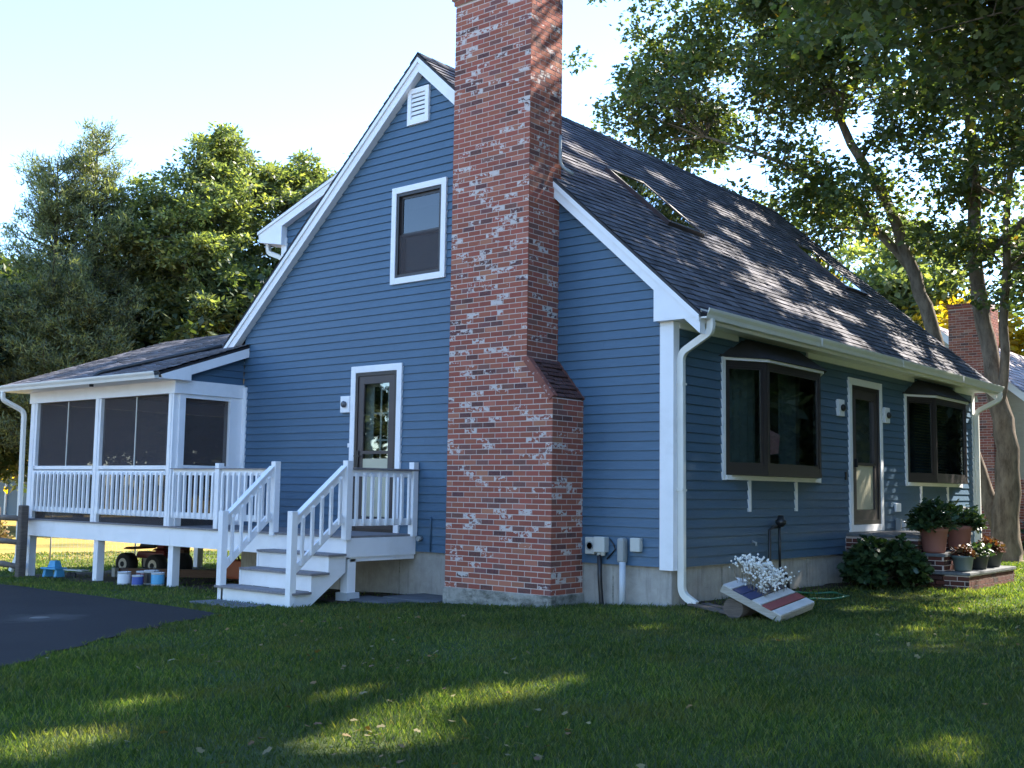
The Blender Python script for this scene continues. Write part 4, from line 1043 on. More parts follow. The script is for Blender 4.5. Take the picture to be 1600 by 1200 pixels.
def thin(P, rng):      # leaves removed along sun rays to shape sun patches on roof and lawn
    J = rng.normal(size=(len(P), 2))*.07; keep = np.ones(len(P), bool)
    t = (P[:, 2]-RZ+SL*(P[:, 0]-RX))/(1+SL*SX); x = P[:, 0]-SX*t+J[:, 0]; y = P[:, 1]-SY*t+J[:, 1]*1.6
    on = (t > 0) & (x > RX) & (x < .45) & (y > -.1) & (y < DP+.1)
    for a, b, p, q in RGAP: keep &= ~(on & (((x-a)/p)**2+((y-b)/q)**2 < 1))
    h = P[:, 2]-.13; x = P[:, 0]-SX*h+J[:, 0]; y = P[:, 1]-SY*h+J[:, 1]*1.3
    for a, b, p, q in LGAP: p += .08; q += .12; keep &= ~(((x-a)/p)**2+((y-b)/q)**2 < 1)
    return P[keep], keep

# the three-stemmed oak behind the right end of the house
B = (.18, 12.75, .1)
oak = tree('oak_tree', 'large oak with forked grey-brown trunk leaning over the far end of the roof', 'tree', B,
  [([(.16, 12.75, -.1), (.12, 12.7, .35), (.10, 12.7, 1.1), (.20, 12.7, 2.4), (.06, 12.7, 3.3), (-.12, 12.8, 4.3), (-.30, 12.8, 5.4), (-.37, 12.8, 7.9), (-.56, 12.9, 11.3), (-.3, 13, 14)], [.44, .33, .30, .26, .23, .19, .185, .15, .09, .03]),
   ([(.0, 12.75, .7), (-.42, 12.8, 2.0), (-.95, 12.8, 3.6), (-1.37, 12.8, 5.2), (-1.63, 12.7, 6.2), (-2.16, 12.5, 7.9), (-2.88, 12.3, 9.3), (-3.46, 12.0, 11.1), (-3.9, 11.8, 13)], [.20, .18, .175, .17, .16, .13, .11, .07, .03]),
   ([(.05, 12.7, 3.1), (.18, 12.6, 3.9), (.22, 12.6, 5.4), (.35, 12.5, 7.5), (.9, 12, 10), (1.3, 11.6, 12)], [.12, .11, .10, .08, .05, .03]),
   ([(-1.63, 12.7, 6.2), (-2.7, 12.3, 7.9), (-4.3, 11.8, 9.0), (-6.0, 11.3, 9.8)], [.11, .09, .06, .03]),
   ([(-.33, 12.8, 6.4), (1.2, 12.5, 7.4), (3.0, 12.2, 8.3)], [.10, .07, .03])],
  [((-1.2, 11.6, 12.0), (3.4, 3.6, 3.0), 62), ((-4.6, 11.8, 11.2), (3.4, 2.8, 2.7), 52), ((-7.0, 12.0, 10.9), (1.9, 1.7, 2.2), 20), ((-3.2, 12.6, 7.9), (2.4, 1.6, 1.0), 15), ((1.8, 11.6, 9.6), (2.6, 2.8, 3.2), 42), ((.2, 12.6, 6.8), (1.8, 1.4, 1.3), 16),
   ((-4.0, 11.4, 14.0), (4.4, 3.0, 2.2), 40), ((.8, 11.0, 14.5), (3.5, 3, 2.0), 26)],
  105000, .12, 'oak_leaf', 3, .62, thinner=thin)

# front-yard maple standing outside the frame: its crown shades lawn and roof and reaches into the top right corner
fy = (8.2, 7.6, .12)
yard = tree('yard_maple', 'big maple beyond the right edge whose leafy branches hang into the top right corner', 'tree', fy,
  [([(8.2, 7.6, -.1), (8.2, 7.6, 2.5), (8.0, 7.4, 5), (7.7, 7.6, 8), (7.5, 7.8, 12), (7.4, 8, 15)], [.42, .34, .3, .24, .14, .04]),
   ([(8.1, 7.5, 4.8), (6.8, 6.6, 7.4), (4.4, 6.0, 9.6), (2.2, 5.2, 10.4)], [.18, .14, .09, .03]),
   ([(8.0, 7.5, 5.8), (7.0, 4.0, 8.6), (5.6, 1.6, 10.2)], [.15, .1, .04]),
   ([(7.9, 7.6, 6.5), (6.4, 10.0, 9.0), (4.4, 12.4, 10.4)], [.16, .1, .04])],
  [((6.0, 5.6, 11.0), (4.2, 4.4, 1.5), 170), ((1.9, 4.2, 10.9), (2.4, 3.2, .8), 44), ((3.6, 1.4, 10.6), (2.2, 2.6, .8), 34), ((5.4, 10.4, 11.5), (3.6, 3.2, 2.0), 52), ((7.6, 1.4, 11), (3, 2.5, 1.6), 34), ((10.5, 6, 11), (3, 3, 3), 26),
   ((2.3, 5.2, 8.3), (1.3, 1.8, .8), 22), ((.9, 5.0, 9.1), (1.2, 1.6, .6), 10), ((3.2, 11.4, 8.9), (1.6, 2.2, 1.9), 34), ((3.2, 6.4, 9.0), (1.5, 1.6, .8), 16), ((7.2, 9.5, 7.8), (1.8, 2.4, 1.5), 24), ((5.5, 6.4, 8.6), (1.8, 2.0, .9), 22)],
  115000, .14, 'oak_leaf', 9, .72, thinner=thin)

# background trees
def simple_tree(name, label, x, y, h, r, mat, seed, n=16000, size=.33, group=None, crown0=.25, squash=1.0, bark='dark_bark', clr=.85, lobed=False):
    rng = np.random.default_rng(seed); z0 = gz(x, y); hc = h*(1-crown0)
    blobs = [((x, y, z0+h*crown0+hc*.5), (r*.85, r*.85, hc*.42), 34)]
    for k in range(7):
        a = 2*math.pi*k/7+rng.random(); rr = r*.55
        blobs.append(((x+math.cos(a)*rr, y+math.sin(a)*rr, z0+h*crown0+hc*(.22+.5*rng.random())), (r*.5, r*.5, hc*.22), 9))
    for k in range(4):
        a = rng.random()*6.28; blobs.append(((x+math.cos(a)*r*.3, y+math.sin(a)*r*.3, z0+h-.9-rng.random()*1.6), (r*.22, r*.22, .8), 4))
    stems = [stemline((x, y, z0-.1), (x+.2, y, z0+h*.92), max(.13, h*.014))]
    for k in range(4):
        a = 2*math.pi*k/4+rng.random(); zz = z0+h*(crown0+.05+.08*k)
        stems.append(([(x, y, zz), (x+math.cos(a)*r*.35, y+math.sin(a)*r*.35, zz+h*.12), (x+math.cos(a)*r*.65, y+math.sin(a)*r*.65, zz+h*.28)], [.11, .08, .03]))
    return tree(name, label, 'tree', (x, y, z0), stems, blobs, n, size, mat, seed, clr, bark, group, lobed)
def pine(name, label, x, y, h, r, seed, n=75000, group=None):
    rng = np.random.default_rng(seed); z0 = gz(x, y); t = T(name, label, 'tree', (x, y, z0), group)
    mb = MB(); mb.tube([(x, y, z0-.1), (x+.1, y, z0+h*.4), (x, y+.1, z0+h*.75), (x, y, z0+h*.97)], [.2, .15, .09, .02], 10); tr = t.p(mb, 'trunk', 'dark_bark')
    br = MB(); P = []; D = []
    z = h*.18
    while z < h*.97:
        f = (h-z)/(h*.82); L0 = r*(min(1, .18+f**.75)) ; k = rng.integers(4, 7)
        for j in range(k):
            a = rng.random()*6.28; L = L0*(.55+.6*rng.random()); q0 = Vector((x, y, z0+z)); rise = .25+.55*(1-f)
            q1 = q0+Vector((math.cos(a)*L*.6, math.sin(a)*L*.6, L*.6*rise*.6)); q2 = q0+Vector((math.cos(a)*L, math.sin(a)*L, L*rise))
            br.tube([q0, q1, q2], [.035, .022, .006], 4, caps=False)
            m_ = max(5, int(L*11))
            for i in range(m_):
                tt = .25+.75*rng.random(); c = q0.lerp(q1, tt/.6) if tt < .6 else q1.lerp(q2, (tt-.6)/.4)
                c = c+Vector(rng.normal(size=3)*np.array([.22, .22, .12])*(.4+L*.25)); P.append(c); D.append((math.cos(a)*.5, math.sin(a)*.5, .75))
        z += .26+.12*rng.random()
    t.p(br, 'limbs', 'dark_bark', tr)
    P = np.array([list(p) for p in P]); D = np.array(D); idx = rng.integers(0, len(P), n)
    PP = P[idx]+rng.normal(size=(n, 3))*.10
    quad_mesh('crown', PP, .19, 'pine_needle', rng, t.o, (x, y, z0), dirs=D[idx], wid=.17, elong=1.0, up_bias=0, spread=.7)
    return t
BG = 'trees along the back of the yard'
pine('pine_tree', 'tall white pine, left one of the pair behind the porch roof', -31.0, 8.5, 13.6, 2.7, 31, group=BG)
pine('pine_tree', 'tall white pine with a yellow-green top, right one of the pair behind the porch', -30.5, 9.7, 14.8, 2.6, 32, group=BG)
simple_tree('maple_tree', 'tallest broad maple, the highest crown left of the dormer', -29.5, 15.2, 15.7, 3.9, 'maple_leaf', 33, 85000, .19, BG, clr=.62)
simple_tree('maple_tree', 'rounded maple between the pines and the tallest crown', -29.0, 13.0, 14.6, 3.0, 'maple_leaf', 34, 60000, .19, BG, clr=.62)
simple_tree('maple_tree', 'yellow-tinged maple directly behind the dormer roof', -27.0, 18.0, 15.2, 3.7, 'maple_leaf', 35, 80000, .19, BG, clr=.62)
simple_tree('maple_tree', 'maple whose crown tips show just above the house rake', -26.0, 21.5, 14.6, 3.2, 'maple_leaf', 36, 45000, .20, BG, clr=.62)
simple_tree('maple_tree', 'low dark tree cut off by the left edge', -33.5, 4.6, 10.6, 2.7, 'dark_leaf', 37, 15000, .34, BG)
simple_tree('maple_tree', 'dark tree filling the gap under the pine crowns', -35.5, 9.0, 11.0, 3.6, 'dark_leaf', 38, 20000, .36, BG, .12)
simple_tree('maple_tree', 'dark tree behind the porch ridge', -32, 13.5, 11.5, 3.6, 'dark_leaf', 39, 20000, .36, BG, .10)
simple_tree('maple_tree', 'shaded tree below the yellow-tinged maple', -27, 14.2, 9.5, 3.0, 'dark_leaf', 40, 16000, .34, BG, .10)
simple_tree('maple_tree', 'dark tree far behind the shed', -58, 18, 15, 6, 'dark_leaf', 41, 14000, .6, BG, .08, clr=1.5)
simple_tree('maple_tree', 'dark tree standing far back between shed and pines', -52, 24, 14, 5.5, 'dark_leaf', 42, 14000, .6, BG, .08, clr=1.5)
simple_tree('maple_tree', 'dark tree far behind the low left tree', -58, 8, 13, 6, 'dark_leaf', 43, 12000, .6, BG, .08, clr=1.5)
simple_tree('maple_tree', 'orange-brown autumn tree behind the porch downspout', -43, 12.5, 6.5, 2.0, 'yellow_leaf', 44, 5000, .35, BG, .2)
RG = 'trees beyond the house roof'
simple_tree('maple_tree', 'yellow-green tree seen through the oak, left of its leaning stem', -9.5, 33, 13.2, 3.2, 'maple_leaf', 51, 14000, .36, RG, .2)
simple_tree('maple_tree', 'pale green tree seen between the two main oak stems', -3.5, 36, 13.0, 2.8, 'maple_leaf', 52, 10000, .36, RG, .6)
simple_tree('maple_tree', 'bright yellow autumn tree behind the neighbouring chimney', -6.2, 30.5, 9.6, 2.5, 'yellow_leaf', 53, 14000, .26, RG, .15)
simple_tree('maple_tree', 'second yellow tree, right of the neighbouring chimney', -2.6, 31.5, 8.8, 2.2, 'yellow_leaf', 57, 10000, .26, RG, .15)
simple_tree('maple_tree', 'green tree at the right edge beyond the oak', 1.5, 30, 13.5, 3.2, 'maple_leaf', 54, 10000, .36, RG, .55)
simple_tree('maple_tree', 'small tree top peeking over the middle of the ridge', -17.5, 30, 13.2, 2.6, 'dark_leaf', 55, 9000, .34, RG, .3)

# unseen trees added to darken glass reflections and block sky over the front wall
def copy_tree(t, loc, sc, rz, label):
    c = t.o.copy(); col.objects.link(c); c.location = loc; c.scale = (sc, sc, sc); c.rotation_euler = (0, 0, rz); c['label'] = label
    for ch in t.o.children:
        k = ch.copy(); col.objects.link(k); k.parent = c
        for g_ in ch.children: h_ = g_.copy(); col.objects.link(h_); h_.parent = k
OG = 'trees behind the viewer'
wt = simple_tree('maple_tree', 'broad dark tree nearest the front lawn, mirrored in the bay windows', 17, 4, 13, 4.6, 'dark_leaf', 58, 26000, .5, OG, .0)
PL_ = ['beside the road behind the viewer', 'by the side lawn, right of the yard maple', 'past the far side of the front yard', 'at the far corner of the front yard', 'beyond the neighbouring drive', 'deep beyond the neighbouring drive', 'far out on the right-hand side', 'where the road bends right', 'beyond the neighbouring garage', 'farthest beyond the neighbouring garage', 'straight across the road', 'across the road, left of the first', 'across the road opposite the chimney', 'across the road opposite the deck', 'across the road opposite the porch', 'across the road at its far left end']
for i, (x, y, sc) in enumerate([(18, -4, 1.0), (16, 12, 1.0), (13, 19, .95), (19, 22, 1.1), (10, 27, 1.0), (16, 31, 1.2), (24, 8, 1.4), (22, -13, 1.1), (7.5, 33, .9), (13, 40, 1.2), (10, -44, 1.1), (-3, -46, 1.2), (-16, -44, 1.1), (-30, -38, 1.0), (-38, -26, 1.1), (-46, -16, 1.0)]):
    copy_tree(wt, (x, y, gz(x, y)), sc, i*1.3, 'broad dark tree '+PL_[i])

# ------------------------------------------------------------ shrubs and pots
def shrub(name, label, cat, c, r, h, n, mat, size, seed, wid=.45, ups=.4, parent=None, th=None):
    rng = np.random.default_rng(seed)
    v_ = rng.normal(size=(n, 3)); v_ /= np.linalg.norm(v_, axis=1)[:, None]; rr = rng.random(n)**.45
    k = rng.integers(0, 18, n); cs = rng.normal(size=(18, 3)); cs /= np.linalg.norm(cs, axis=1)[:, None]; cs[:, 2] = np.abs(cs[:, 2])
    P = np.array(c)+(cs[k]*.62+v_*.42*rr[:, None])*np.array([r, r, h])
    P[:, 2] = np.maximum(P[:, 2], c[2]+.02)
    dirs = v_*.6+cs[k]*.6+np.array([0, 0, ups])
    st_ = MB()
    for j in range(18):
        e = Vector(np.array(c)+cs[j]*.8*np.array([r, r, h])); st_.tube([Vector(c), Vector(c).lerp(e, .5)+Vector((0, 0, .05)), e], [.009, .006, .003], 4, caps=False)
    if th is None:
        th = T(name, label, cat, c); th.p(st_, 'stems', 'dark_bark'); leaf_mesh('foliage', P, size, mat, rng, th.o, c, dirs=dirs, wid=wid)
        return th
    f = leaf_mesh('foliage', P, size, mat, rng, th.o, th.loc, dirs=dirs, wid=wid); th.p(st_, 'stems', 'dark_bark', f)
shrub('shrub', 'dark green leafy shrub in front of the brick steps', 'shrub', (.85, 4.35, gz(.85, 4.3)+.12), .58, .62, 2600, 'shrub_leaf', .11, 61)
def pot(label, x, y, z, r, h, mat, leafmat, lr, lh, n, size, seed, group='potted plants on the steps', ups=.8):
    t = T('potted_plant', label, 'potted plant', (x, y, z), group)
    mb = MB().lathe((x, y, z+.002), [(r*.72, 0), (r*.78, h*.1), (r*.95, h*.80), (r, h*.82), (r*1.04, h*.98), (r*1.0, h), (r*.9, h), (r*.88, h*.9)], 28)
    t.p(mb, 'pot', mat); t.p(MB().lathe((x, y, z), [(r*.88, h*.88), (r*.3, h*.90)], 20), 'soil', 'soil')
    shrub('', '', '', (x, y, z+h*.9), lr, lh, n, leafmat, size, seed, .36, ups, th=t)
pot('large terracotta pot with bushy dark green plant nearest the shrub', 1.26, 5.12, .62, .20, .37, 'terracotta', 'shrub_leaf', .34, .42, 800, .10, 62)
pot('second large terracotta pot of greenery, behind the first on the steps', 1.20, 6.35, .62, .21, .37, 'terracotta', 'shrub_leaf', .36, .42, 800, .10, 63)
pot('small dark pot of reddish leaves on the lowest step', 1.62, 5.25, .375, .15, .22, 'pot_green', 'red_leaf', .17, .17, 300, .06, 64, ups=.5)
pot('wide dark basket pot with trailing red-tipped plants at the far end of the steps', 1.55, 6.62, .375, .23, .25, 'pot_dark', 'red_leaf', .30, .22, 500, .07, 65, ups=.3)
pot('low black pot of green leaves tucked behind the small dark pot', 1.64, 5.9, .375, .14, .2, 'pot_dark', 'shrub_leaf', .2, .2, 300, .07, 66)

# ------------------------------------------------------------ flag board with dried flowers
fb = T('flag_board', 'tilted wooden board painted with navy, red and white stripes lying on the lawn', 'board', (1.3, .0, .13))
A_, B_, D_ = Vector((1.68, -.62, .20)), Vector((1.60, .35, .265)), Vector((1.06, -.72, .485))
U_ = (B_-A_); V_ = (D_-A_); N_ = U_.cross(V_).normalized(); N_ = N_ if N_.z > 0 else -N_
def fq(u, v, o): return A_+U_*u+V_*v+N_*o
def fbx(mb, u0, u1, v0, v1, o0, o1): mb.hexa([fq(u0, v0, o0), fq(u1, v0, o0), fq(u1, v1, o0), fq(u0, v1, o0), fq(u0, v0, o1), fq(u1, v0, o1), fq(u1, v1, o1), fq(u0, v1, o1)])
for i, mt in enumerate(['worn_white', 'flag_red', 'worn_white', 'navy', 'navy', 'worn_white']):
    mb = MB(); v0 = i/6; fbx(mb, 0, 1, v0+.012, v0+1/6-.008, -.012, .0+.001*(i % 2)); fb.p(mb, 'plank', mt)
for (u0, u1, v0, v1) in ((0, .04, 0, 1), (.96, 1, 0, 1), (.04, .96, 0, .05), (.04, .96, .95, 1)):
    mb = MB(); fbx(mb, u0, u1, v0, v1, -.088, -.013); fb.p(mb, 'frame', 'raw_wood')
mb = MB()
for k in range(7):
    pass
fl = MB()
c0 = fq(.45, .78, .002)
pts = []
for k in range(11):
    a = -1.2+2.4*k/10; pts.append((c0+U_.normalized()*math.cos(a)*.20-U_*.12+V_.normalized()*math.sin(a)*.2, c0+U_.normalized()*math.cos(a)*.13-U_*.12+V_.normalized()*math.sin(a)*.13))
for (a, b), (c, d_) in zip(pts[:-1], pts[1:]): fl.hexa([a, c, d_, b, a+N_*.004, c+N_*.004, d_+N_*.004, b+N_*.004])
fb.p(fl, 'painted_arc', 'white_paint')
pl_t = T('log', 'short dark log propping up the raised end of the flag board', 'log', (1.16, -.4, .13))
pl_t.p(MB().tube([(1.12, -.62, .23), (1.02, .15, .23)], [.11, .10], 14, jit=.1), 'log_body', 'weathered_wood')
fw_t = T('dried_flowers', 'bunch of white baby\'s breath lying on the flag board', 'flowers', tuple(fq(.62, .70, .02)))
rng = np.random.default_rng(5)
stm = MB(); pet = []
for k in range(560):
    u = .25+.70*rng.random(); v = .42+.50*rng.random(); base = fq(u, v, .01); tip = base+Vector((rng.normal()*.06, rng.normal()*.06, .06+.14*rng.random()+(.10 if u < .55 and v > .6 else 0)))
    if k % 3 == 0: stm.tube([base, tip], [.0025, .0015], 3, caps=False)
    pet.append(tip)
fw_t.p(stm, 'stems', 'stem_dry')
fmb = MB()
for p in pet:
    s_ = .009+.010*rng.random(); o = len(fmb.v); fmb.v += [tuple(p+Vector(q_)*s_) for q_ in ((1, 0, 0), (-1, 0, 0), (0, 1, 0), (0, -1, 0), (0, 0, 1), (0, 0, -1))]
    for f_ in ((0, 2, 4), (2, 1, 4), (1, 3, 4), (3, 0, 4), (2, 0, 5), (1, 2, 5), (3, 1, 5), (0, 3, 5)): fmb.f.append(tuple(o+i for i in f_)); fmb.c.append((1, 1, 1, 1)); fmb.sm.append(False)
fw_t.p(fmb, 'blossoms', 'petal')
hs = T('garden_hose', 'green garden hose lying on the grass right of the flag board', 'hose', (.9, 1.9, .15))
hp = [(.75+.55*math.cos(a)*(.6+.1*math.sin(3*a)), 2.2+.55*math.sin(a), .155+.01*math.sin(5*a)) for a in np.linspace(0, 6.6, 40)]
hs.p(MB().tube(hp, .014, 6), 'hose_loop', 'hose_green')
sb = T('splash_board', 'dark brown downspout extension boards flat on the grass at the house corner', 'board', (.6, -.1, .13))
for a, b, w_ in (((.18, .12, .15), (1.05, -.42, .145), .10), ((.28, .26, .15), (1.12, -.28, .145), .10)): sb.p(MB().bar(a, b, w_, .03), 'board', 'weathered_wood', bevel=.004)

# ------------------------------------------------------------ flat stones by the deck
for i, (x, y, a, b, lb) in enumerate(((-3.55, -.42, .5, .40, 'dark flat paving slab against the wall left of the chimney'), (-3.95, -1.0, .45, .28, 'thin paving slab in the grass beside the deck leg'), (-5.0, -2.55, .55, .22, 'paving slab half buried before the bottom stair'))):
    mb = MB(); z = gz(x, y); mb.prism([(x-a, y-b*.8, z), (x+a*.9, y-b, z), (x+a, y+b*.9, z), (x-a*.85, y+b, z)], (0, 0, .035)); 
    o = mb.build('paving_slab', 'flagstone', None, (0, 0, 0), .01); tag(o, lb, 'paving slab', 'paving slabs by the deck')
o = MB().lathe((-5.18, -4.91, gz(-5.18, -4.91)+.021), [(.11, 0), (.10, .006), (.03, .002)], 20).build('drain_cover', 'black_metal'); tag(o, 'small dark round drain cover in the asphalt driveway', 'drain cover')

# ------------------------------------------------------------ things under the porch
def G(x, y): return gz(x, y)
x, y = -11.2, .40; z = G(x, y)
atv = T('toy_quad_bike', 'small dark red quad bike with fat tyres parked under the porch', 'quad bike', (x, y, z))
dx_, dy_ = Vector((.985, .17, 0)), Vector((-.17, .985, 0)); O_ = Vector((x, y, z))
def L3(a, b, c): return O_+dx_*a+dy_*b+Vector((0, 0, c))
def lbox(mb, a0, a1, b0, b1, c0, c1, tp=1.0):
    ma, mbb = (a0+a1)/2, (b0+b1)/2
    mb.hexa([L3(a0, b0, c0), L3(a1, b0, c0), L3(a1, b1, c0), L3(a0, b1, c0), L3(ma+(a0-ma)*tp, mbb+(b0-mbb)*tp, c1), L3(ma+(a1-ma)*tp, mbb+(b0-mbb)*tp, c1), L3(ma+(a1-ma)*tp, mbb+(b1-mbb)*tp, c1), L3(ma+(a0-ma)*tp, mbb+(b1-mbb)*tp, c1)])
    return mb
mb = MB(); lbox(mb, -.38, .38, -.12, .12, .30, .42, .9); lbox(mb, -.52, -.26, -.30, .30, .46, .50, .8); lbox(mb, .22, .54, -.30, .30, .46, .50, .8); lbox(mb, .10, .34, -.10, .10, .42, .58, .6)
atv.p(mb, 'body', 'atv_red', bevel=.02)
mb = MB(); lbox(mb, -.32, .10, -.10, .10, .50, .57, .85); atv.p(mb, 'seat', 'black_metal', bevel=.02)
atv.p(MB().tube([L3(.24, -.26, .70), L3(.20, 0, .66), L3(.24, .26, .70)], .015, 8).tube([L3(.20, 0, .66), L3(.30, 0, .40)], .02, 8), 'handlebar', 'black_metal')
mb = MB(); lbox(mb, -.20, .16, -.09, .09, .14, .30); atv.p(mb, 'engine', 'rim', bevel=.01)
for a in (-.38, .38):
    for b in (-.30, .30):
        c = L3(a, b, .20); ax_ = dy_
        tb = MB(); P_ = []
        for wv in (-.10, -.085, .085, .10): P_.append((c+ax_*wv, .16 if abs(wv) > .09 else .20))
        tb.tube([p_ for p_, _ in P_], [r_ for _, r_ in P_], 20)
        wh = atv.p(tb, 'wheel', 'tyre'); sgn = 1 if b > 0 else -1
        atv.p(MB().tube([c+ax_*(sgn*.09), c+ax_*(sgn*.106)], [.115, .10], 18), 'rim', 'rim', wh)
        atv.p(MB().tube([c+ax_*(sgn*.10), c+ax_*(sgn*.112)], [.05, .05], 12), 'hub', 'tyre', wh)
# mower behind
x, y = -9.6, 1.6; z = G(x, y); O_ = Vector((x, y, z))
mw = T('lawn_mower', 'dark lawn mower pushed under the porch right of the quad bike', 'mower', (x, y, z))
mb = MB(); lbox(mb, -.38, .38, -.26, .26, .10, .26, .9); lbox(mb, -.16, .16, -.15, .15, .26, .46, .7); mw.p(mb, 'deck_housing', 'black_metal', bevel=.02)
for a in (-.34, .34):
    for b in (-.28, .28): c = L3(a, b, .11); mw.p(MB().tube([c-dy_*.03, c+dy_*.03], [.11, .11], 18), 'wheel', 'tyre')
mw.p(MB().tube([L3(-.36, -.2, .22), L3(-.62, -.2, .62), L3(-.62, .2, .62), L3(-.36, .2, .22)], .014, 8), 'handle', 'black_metal')
x, y = -10.35, 2.4; z = G(x, y); sp = T('spare_tyre', 'worn black tyre leaning under the porch', 'tyre', (x, y, z))
sp.p(MB().lathe((x, y, z+.01), [(.16, 0), (.27, .01), (.30, .09), (.27, .17), (.16, .18), (.16, .0)], 22, cap=False), 'tread', 'tyre')
bk = T('storage_tub', 'low orange-red tub under the porch beside the stair', 'tub', (-8.9, .6, G(-8.9, .6)))
z = G(-8.9, .6); bk.p(MB().box((-9.15, .4, z+.002), (-8.6, .85, z+.03)).box((-9.15, .4, z+.03), (-9.12, .85, z+.32)).box((-8.63, .4, z+.03), (-8.6, .85, z+.32)).box((-9.12, .4, z+.03), (-8.63, .43, z+.32)).box((-9.12, .82, z+.03), (-8.63, .85, z+.32)), 'tub_body', 'lens_orange', bevel=.01)
# blue toy table
x, y = -11.95, -1.12; z = G(x, y); O_ = Vector((x, y, z))
tt = T('toy_table', 'bright blue plastic toy picnic table at the left porch legs', 'toy', (x, y, z))
mb = MB(); lbox(mb, -.20, .20, -.13, .13, .15, .18); lbox(mb, -.08, .12, -.08, .08, .181, .30, .7); tt.p(mb, 'table_top', 'toy_blue', bevel=.01)
for a in (-.15, .15): mb = MB(); lbox(mb, a-.035, a+.035, -.10, .10, 0, .15, .8); tt.p(mb, 'leg', 'toy_blue', bevel=.01)
x, y = -11.5, -.95; z = G(x, y); O_ = Vector((x, y, z))
ty = T('toy_trailer', 'small toy trailer with two black wheels beside the blue toy table', 'toy', (x, y, z))
mb = MB(); lbox(mb, -.24, .24, -.08, .08, .13, .15); ty.p(mb, 'bed', 'grey_box_pale')
for a in (-.06, .06): c = L3(a, -.08, .055); ty.p(MB().tube([c, c-dy_*.03], [.055, .055], 14), 'wheel', 'tyre')
ld = T('landscape_timber', 'brown landscape timber lying on the dirt under the porch', 'timber', (-10.2, .1, G(-10.2, .1)))
z = G(-10.2, .1); ld.p(MB().bar((-11.1, -.35, z+.07), (-9.3, .45, z+.09), .12, .15), 'timber_beam', 'brown_wood', bevel=.008)
ld2 = T('wood_block', 'short pale wood block standing at the end of the brown timber', 'block', (-11.05, -.45, G(-11, -.4)))
z = G(-11, -.4); ld2.p(MB().box((-11.12, -.5, z), (-11.02, -.42, z+.17)), 'block_body', 'raw_wood', bevel=.006)
def can(label, x, y, r, h, m1, m2):
    z = G(x, y)+.02; t = T('paint_can', label, 'paint can', (x, y, z), 'paint cans on the ground by the porch')
    t.p(MB().lathe((x, y, z), [(r, 0), (r, h*.96), (r*1.04, h*.97), (r*1.04, h), (r*.9, h), (r*.88, h*.97)], 20), 'can_body', m1)
    t.p(MB().lathe((x, y, z), [(r*1.006, h*.12), (r*1.006, h*.85)], 20, cap=False), 'band', m2)
    t.p(MB().tube([(x-r, y, z+h*.8), (x-r*.8, y, z+h*1.2), (x+r*.8, y, z+h*1.2), (x+r, y, z+h*.8)], .004, 5), 'handle', 'black_metal')
can('leftmost white paint can with plain white front', -9.08, -1.50, .10, .20, 'can_white', 'can_white')
can('dark red paint can behind the leftmost white can', -8.98, -1.24, .095, .20, 'can_white', 'can_red')
can('black and white paint can in the middle of the row', -8.76, -1.22, .11, .22, 'can_white', 'black_metal')
can('small blue and white paint can in front of the middle can', -8.70, -1.50, .085, .16, 'can_white', 'can_blue')
can('blue-lidded pail next to the white porch leg', -8.46, -1.30, .10, .20, 'can_white', 'toy_blue')

# ------------------------------------------------------------ split rail fence, wire mesh, shed
fn = T('split_rail_fence', 'weathered split rail fence ending at the porch corner on the left', 'fence', (-12.36, -1.52, G(-12.36, -1.5)))
z = G(-12.36, -1.5)
fn.p(MB().box((-12.43, -1.59, z-.1), (-12.29, -1.45, z+1.27)), 'fence_post', 'weathered_wood', bevel=.02)
for h in (.80, .38, -.04):
    fn.p(MB().tube([(-12.40, -1.52, h), (-13.3, -1.35, h-.01), (-14.3, -1.10, h-.03)], [.045, .055, .05], 7, jit=.2), 'fence_rail', 'weathered_wood')
fn.p(MB().box((-14.37, -1.15, z-.1), (-14.23, -1.01, z+1.2)), 'fence_post', 'weathered_wood', bevel=.02)
wm = T('wire_fence', 'thin wire mesh fence crossing the sunny lawn behind the porch legs', 'fence', (-12, 4.5, -.25))
mb = MB()
A2, B2 = Vector((-17.0, 1.5, -.28)), Vector((-8.9, 4.9, -.12)); L = (B2-A2).length; n = int(L/.10)
for i in range(n+1):
    p = A2.lerp(B2, i/n); mb.tube([p, p+Vector((0, 0, 1.1))], .0022, 3, caps=False)
for k in range(12): mb.tube([A2+Vector((0, 0, k*.1)), B2+Vector((0, 0, k*.1))], .0022, 3, caps=False)
wm.p(mb, 'wire_mesh', 'grey_box')
for i in range(5): p = A2.lerp(B2, i/4); wm.p(MB().tube([p, p+Vector((0, 0, 1.2))], .018, 6), 'stake', 'grey_box')
shd = T('garden_shed', 'blue garden shed with white trim and grey roof at the far left', 'shed', (-51, 17, -.3))
X0, X1, Y0, Y1 = -56.0, -47.6, 16.6, 20.5
shd.p(MB().box((X0, Y0, -.4), (X1, Y1, 1.8)), 'shed_wall', 'siding_paint')
shd.p(MB().box((X0-.1, Y0-.06, 1.62), (X1+.1, Y0, 1.86)).box((X1-.12, Y0-.04, -.4), (X1+.02, Y0, 1.62)), 'trim', 'white_paint')
mb = MB(); shingles(mb, (X0-.2, Y0-.3, 1.84), (1, 0, 0), (0, 2.25, .95), X1-X0+.4, 2.5, .2, 77, (1.6, 1.5, 1.4)); shingles(mb, (X0-.2, Y1+.3, 1.84), (1, 0, 0), (0, -2.25, .95), X1-X0+.4, 2.5, .2, 78); shd.p(mb, 'roof', 'shingle')
d = shd.p(MB().box((-52.6, Y0-.05, -.35), (-50.0, Y0-.0, 1.60)), 'door', 'siding_paint')
shd.p(MB().box((-50.0, Y0-.07, -.35), (-49.85, Y0, 1.62)).box((-52.75, Y0-.07, -.35), (-52.6, Y0, 1.62)), 'door_trim', 'white_paint', d)
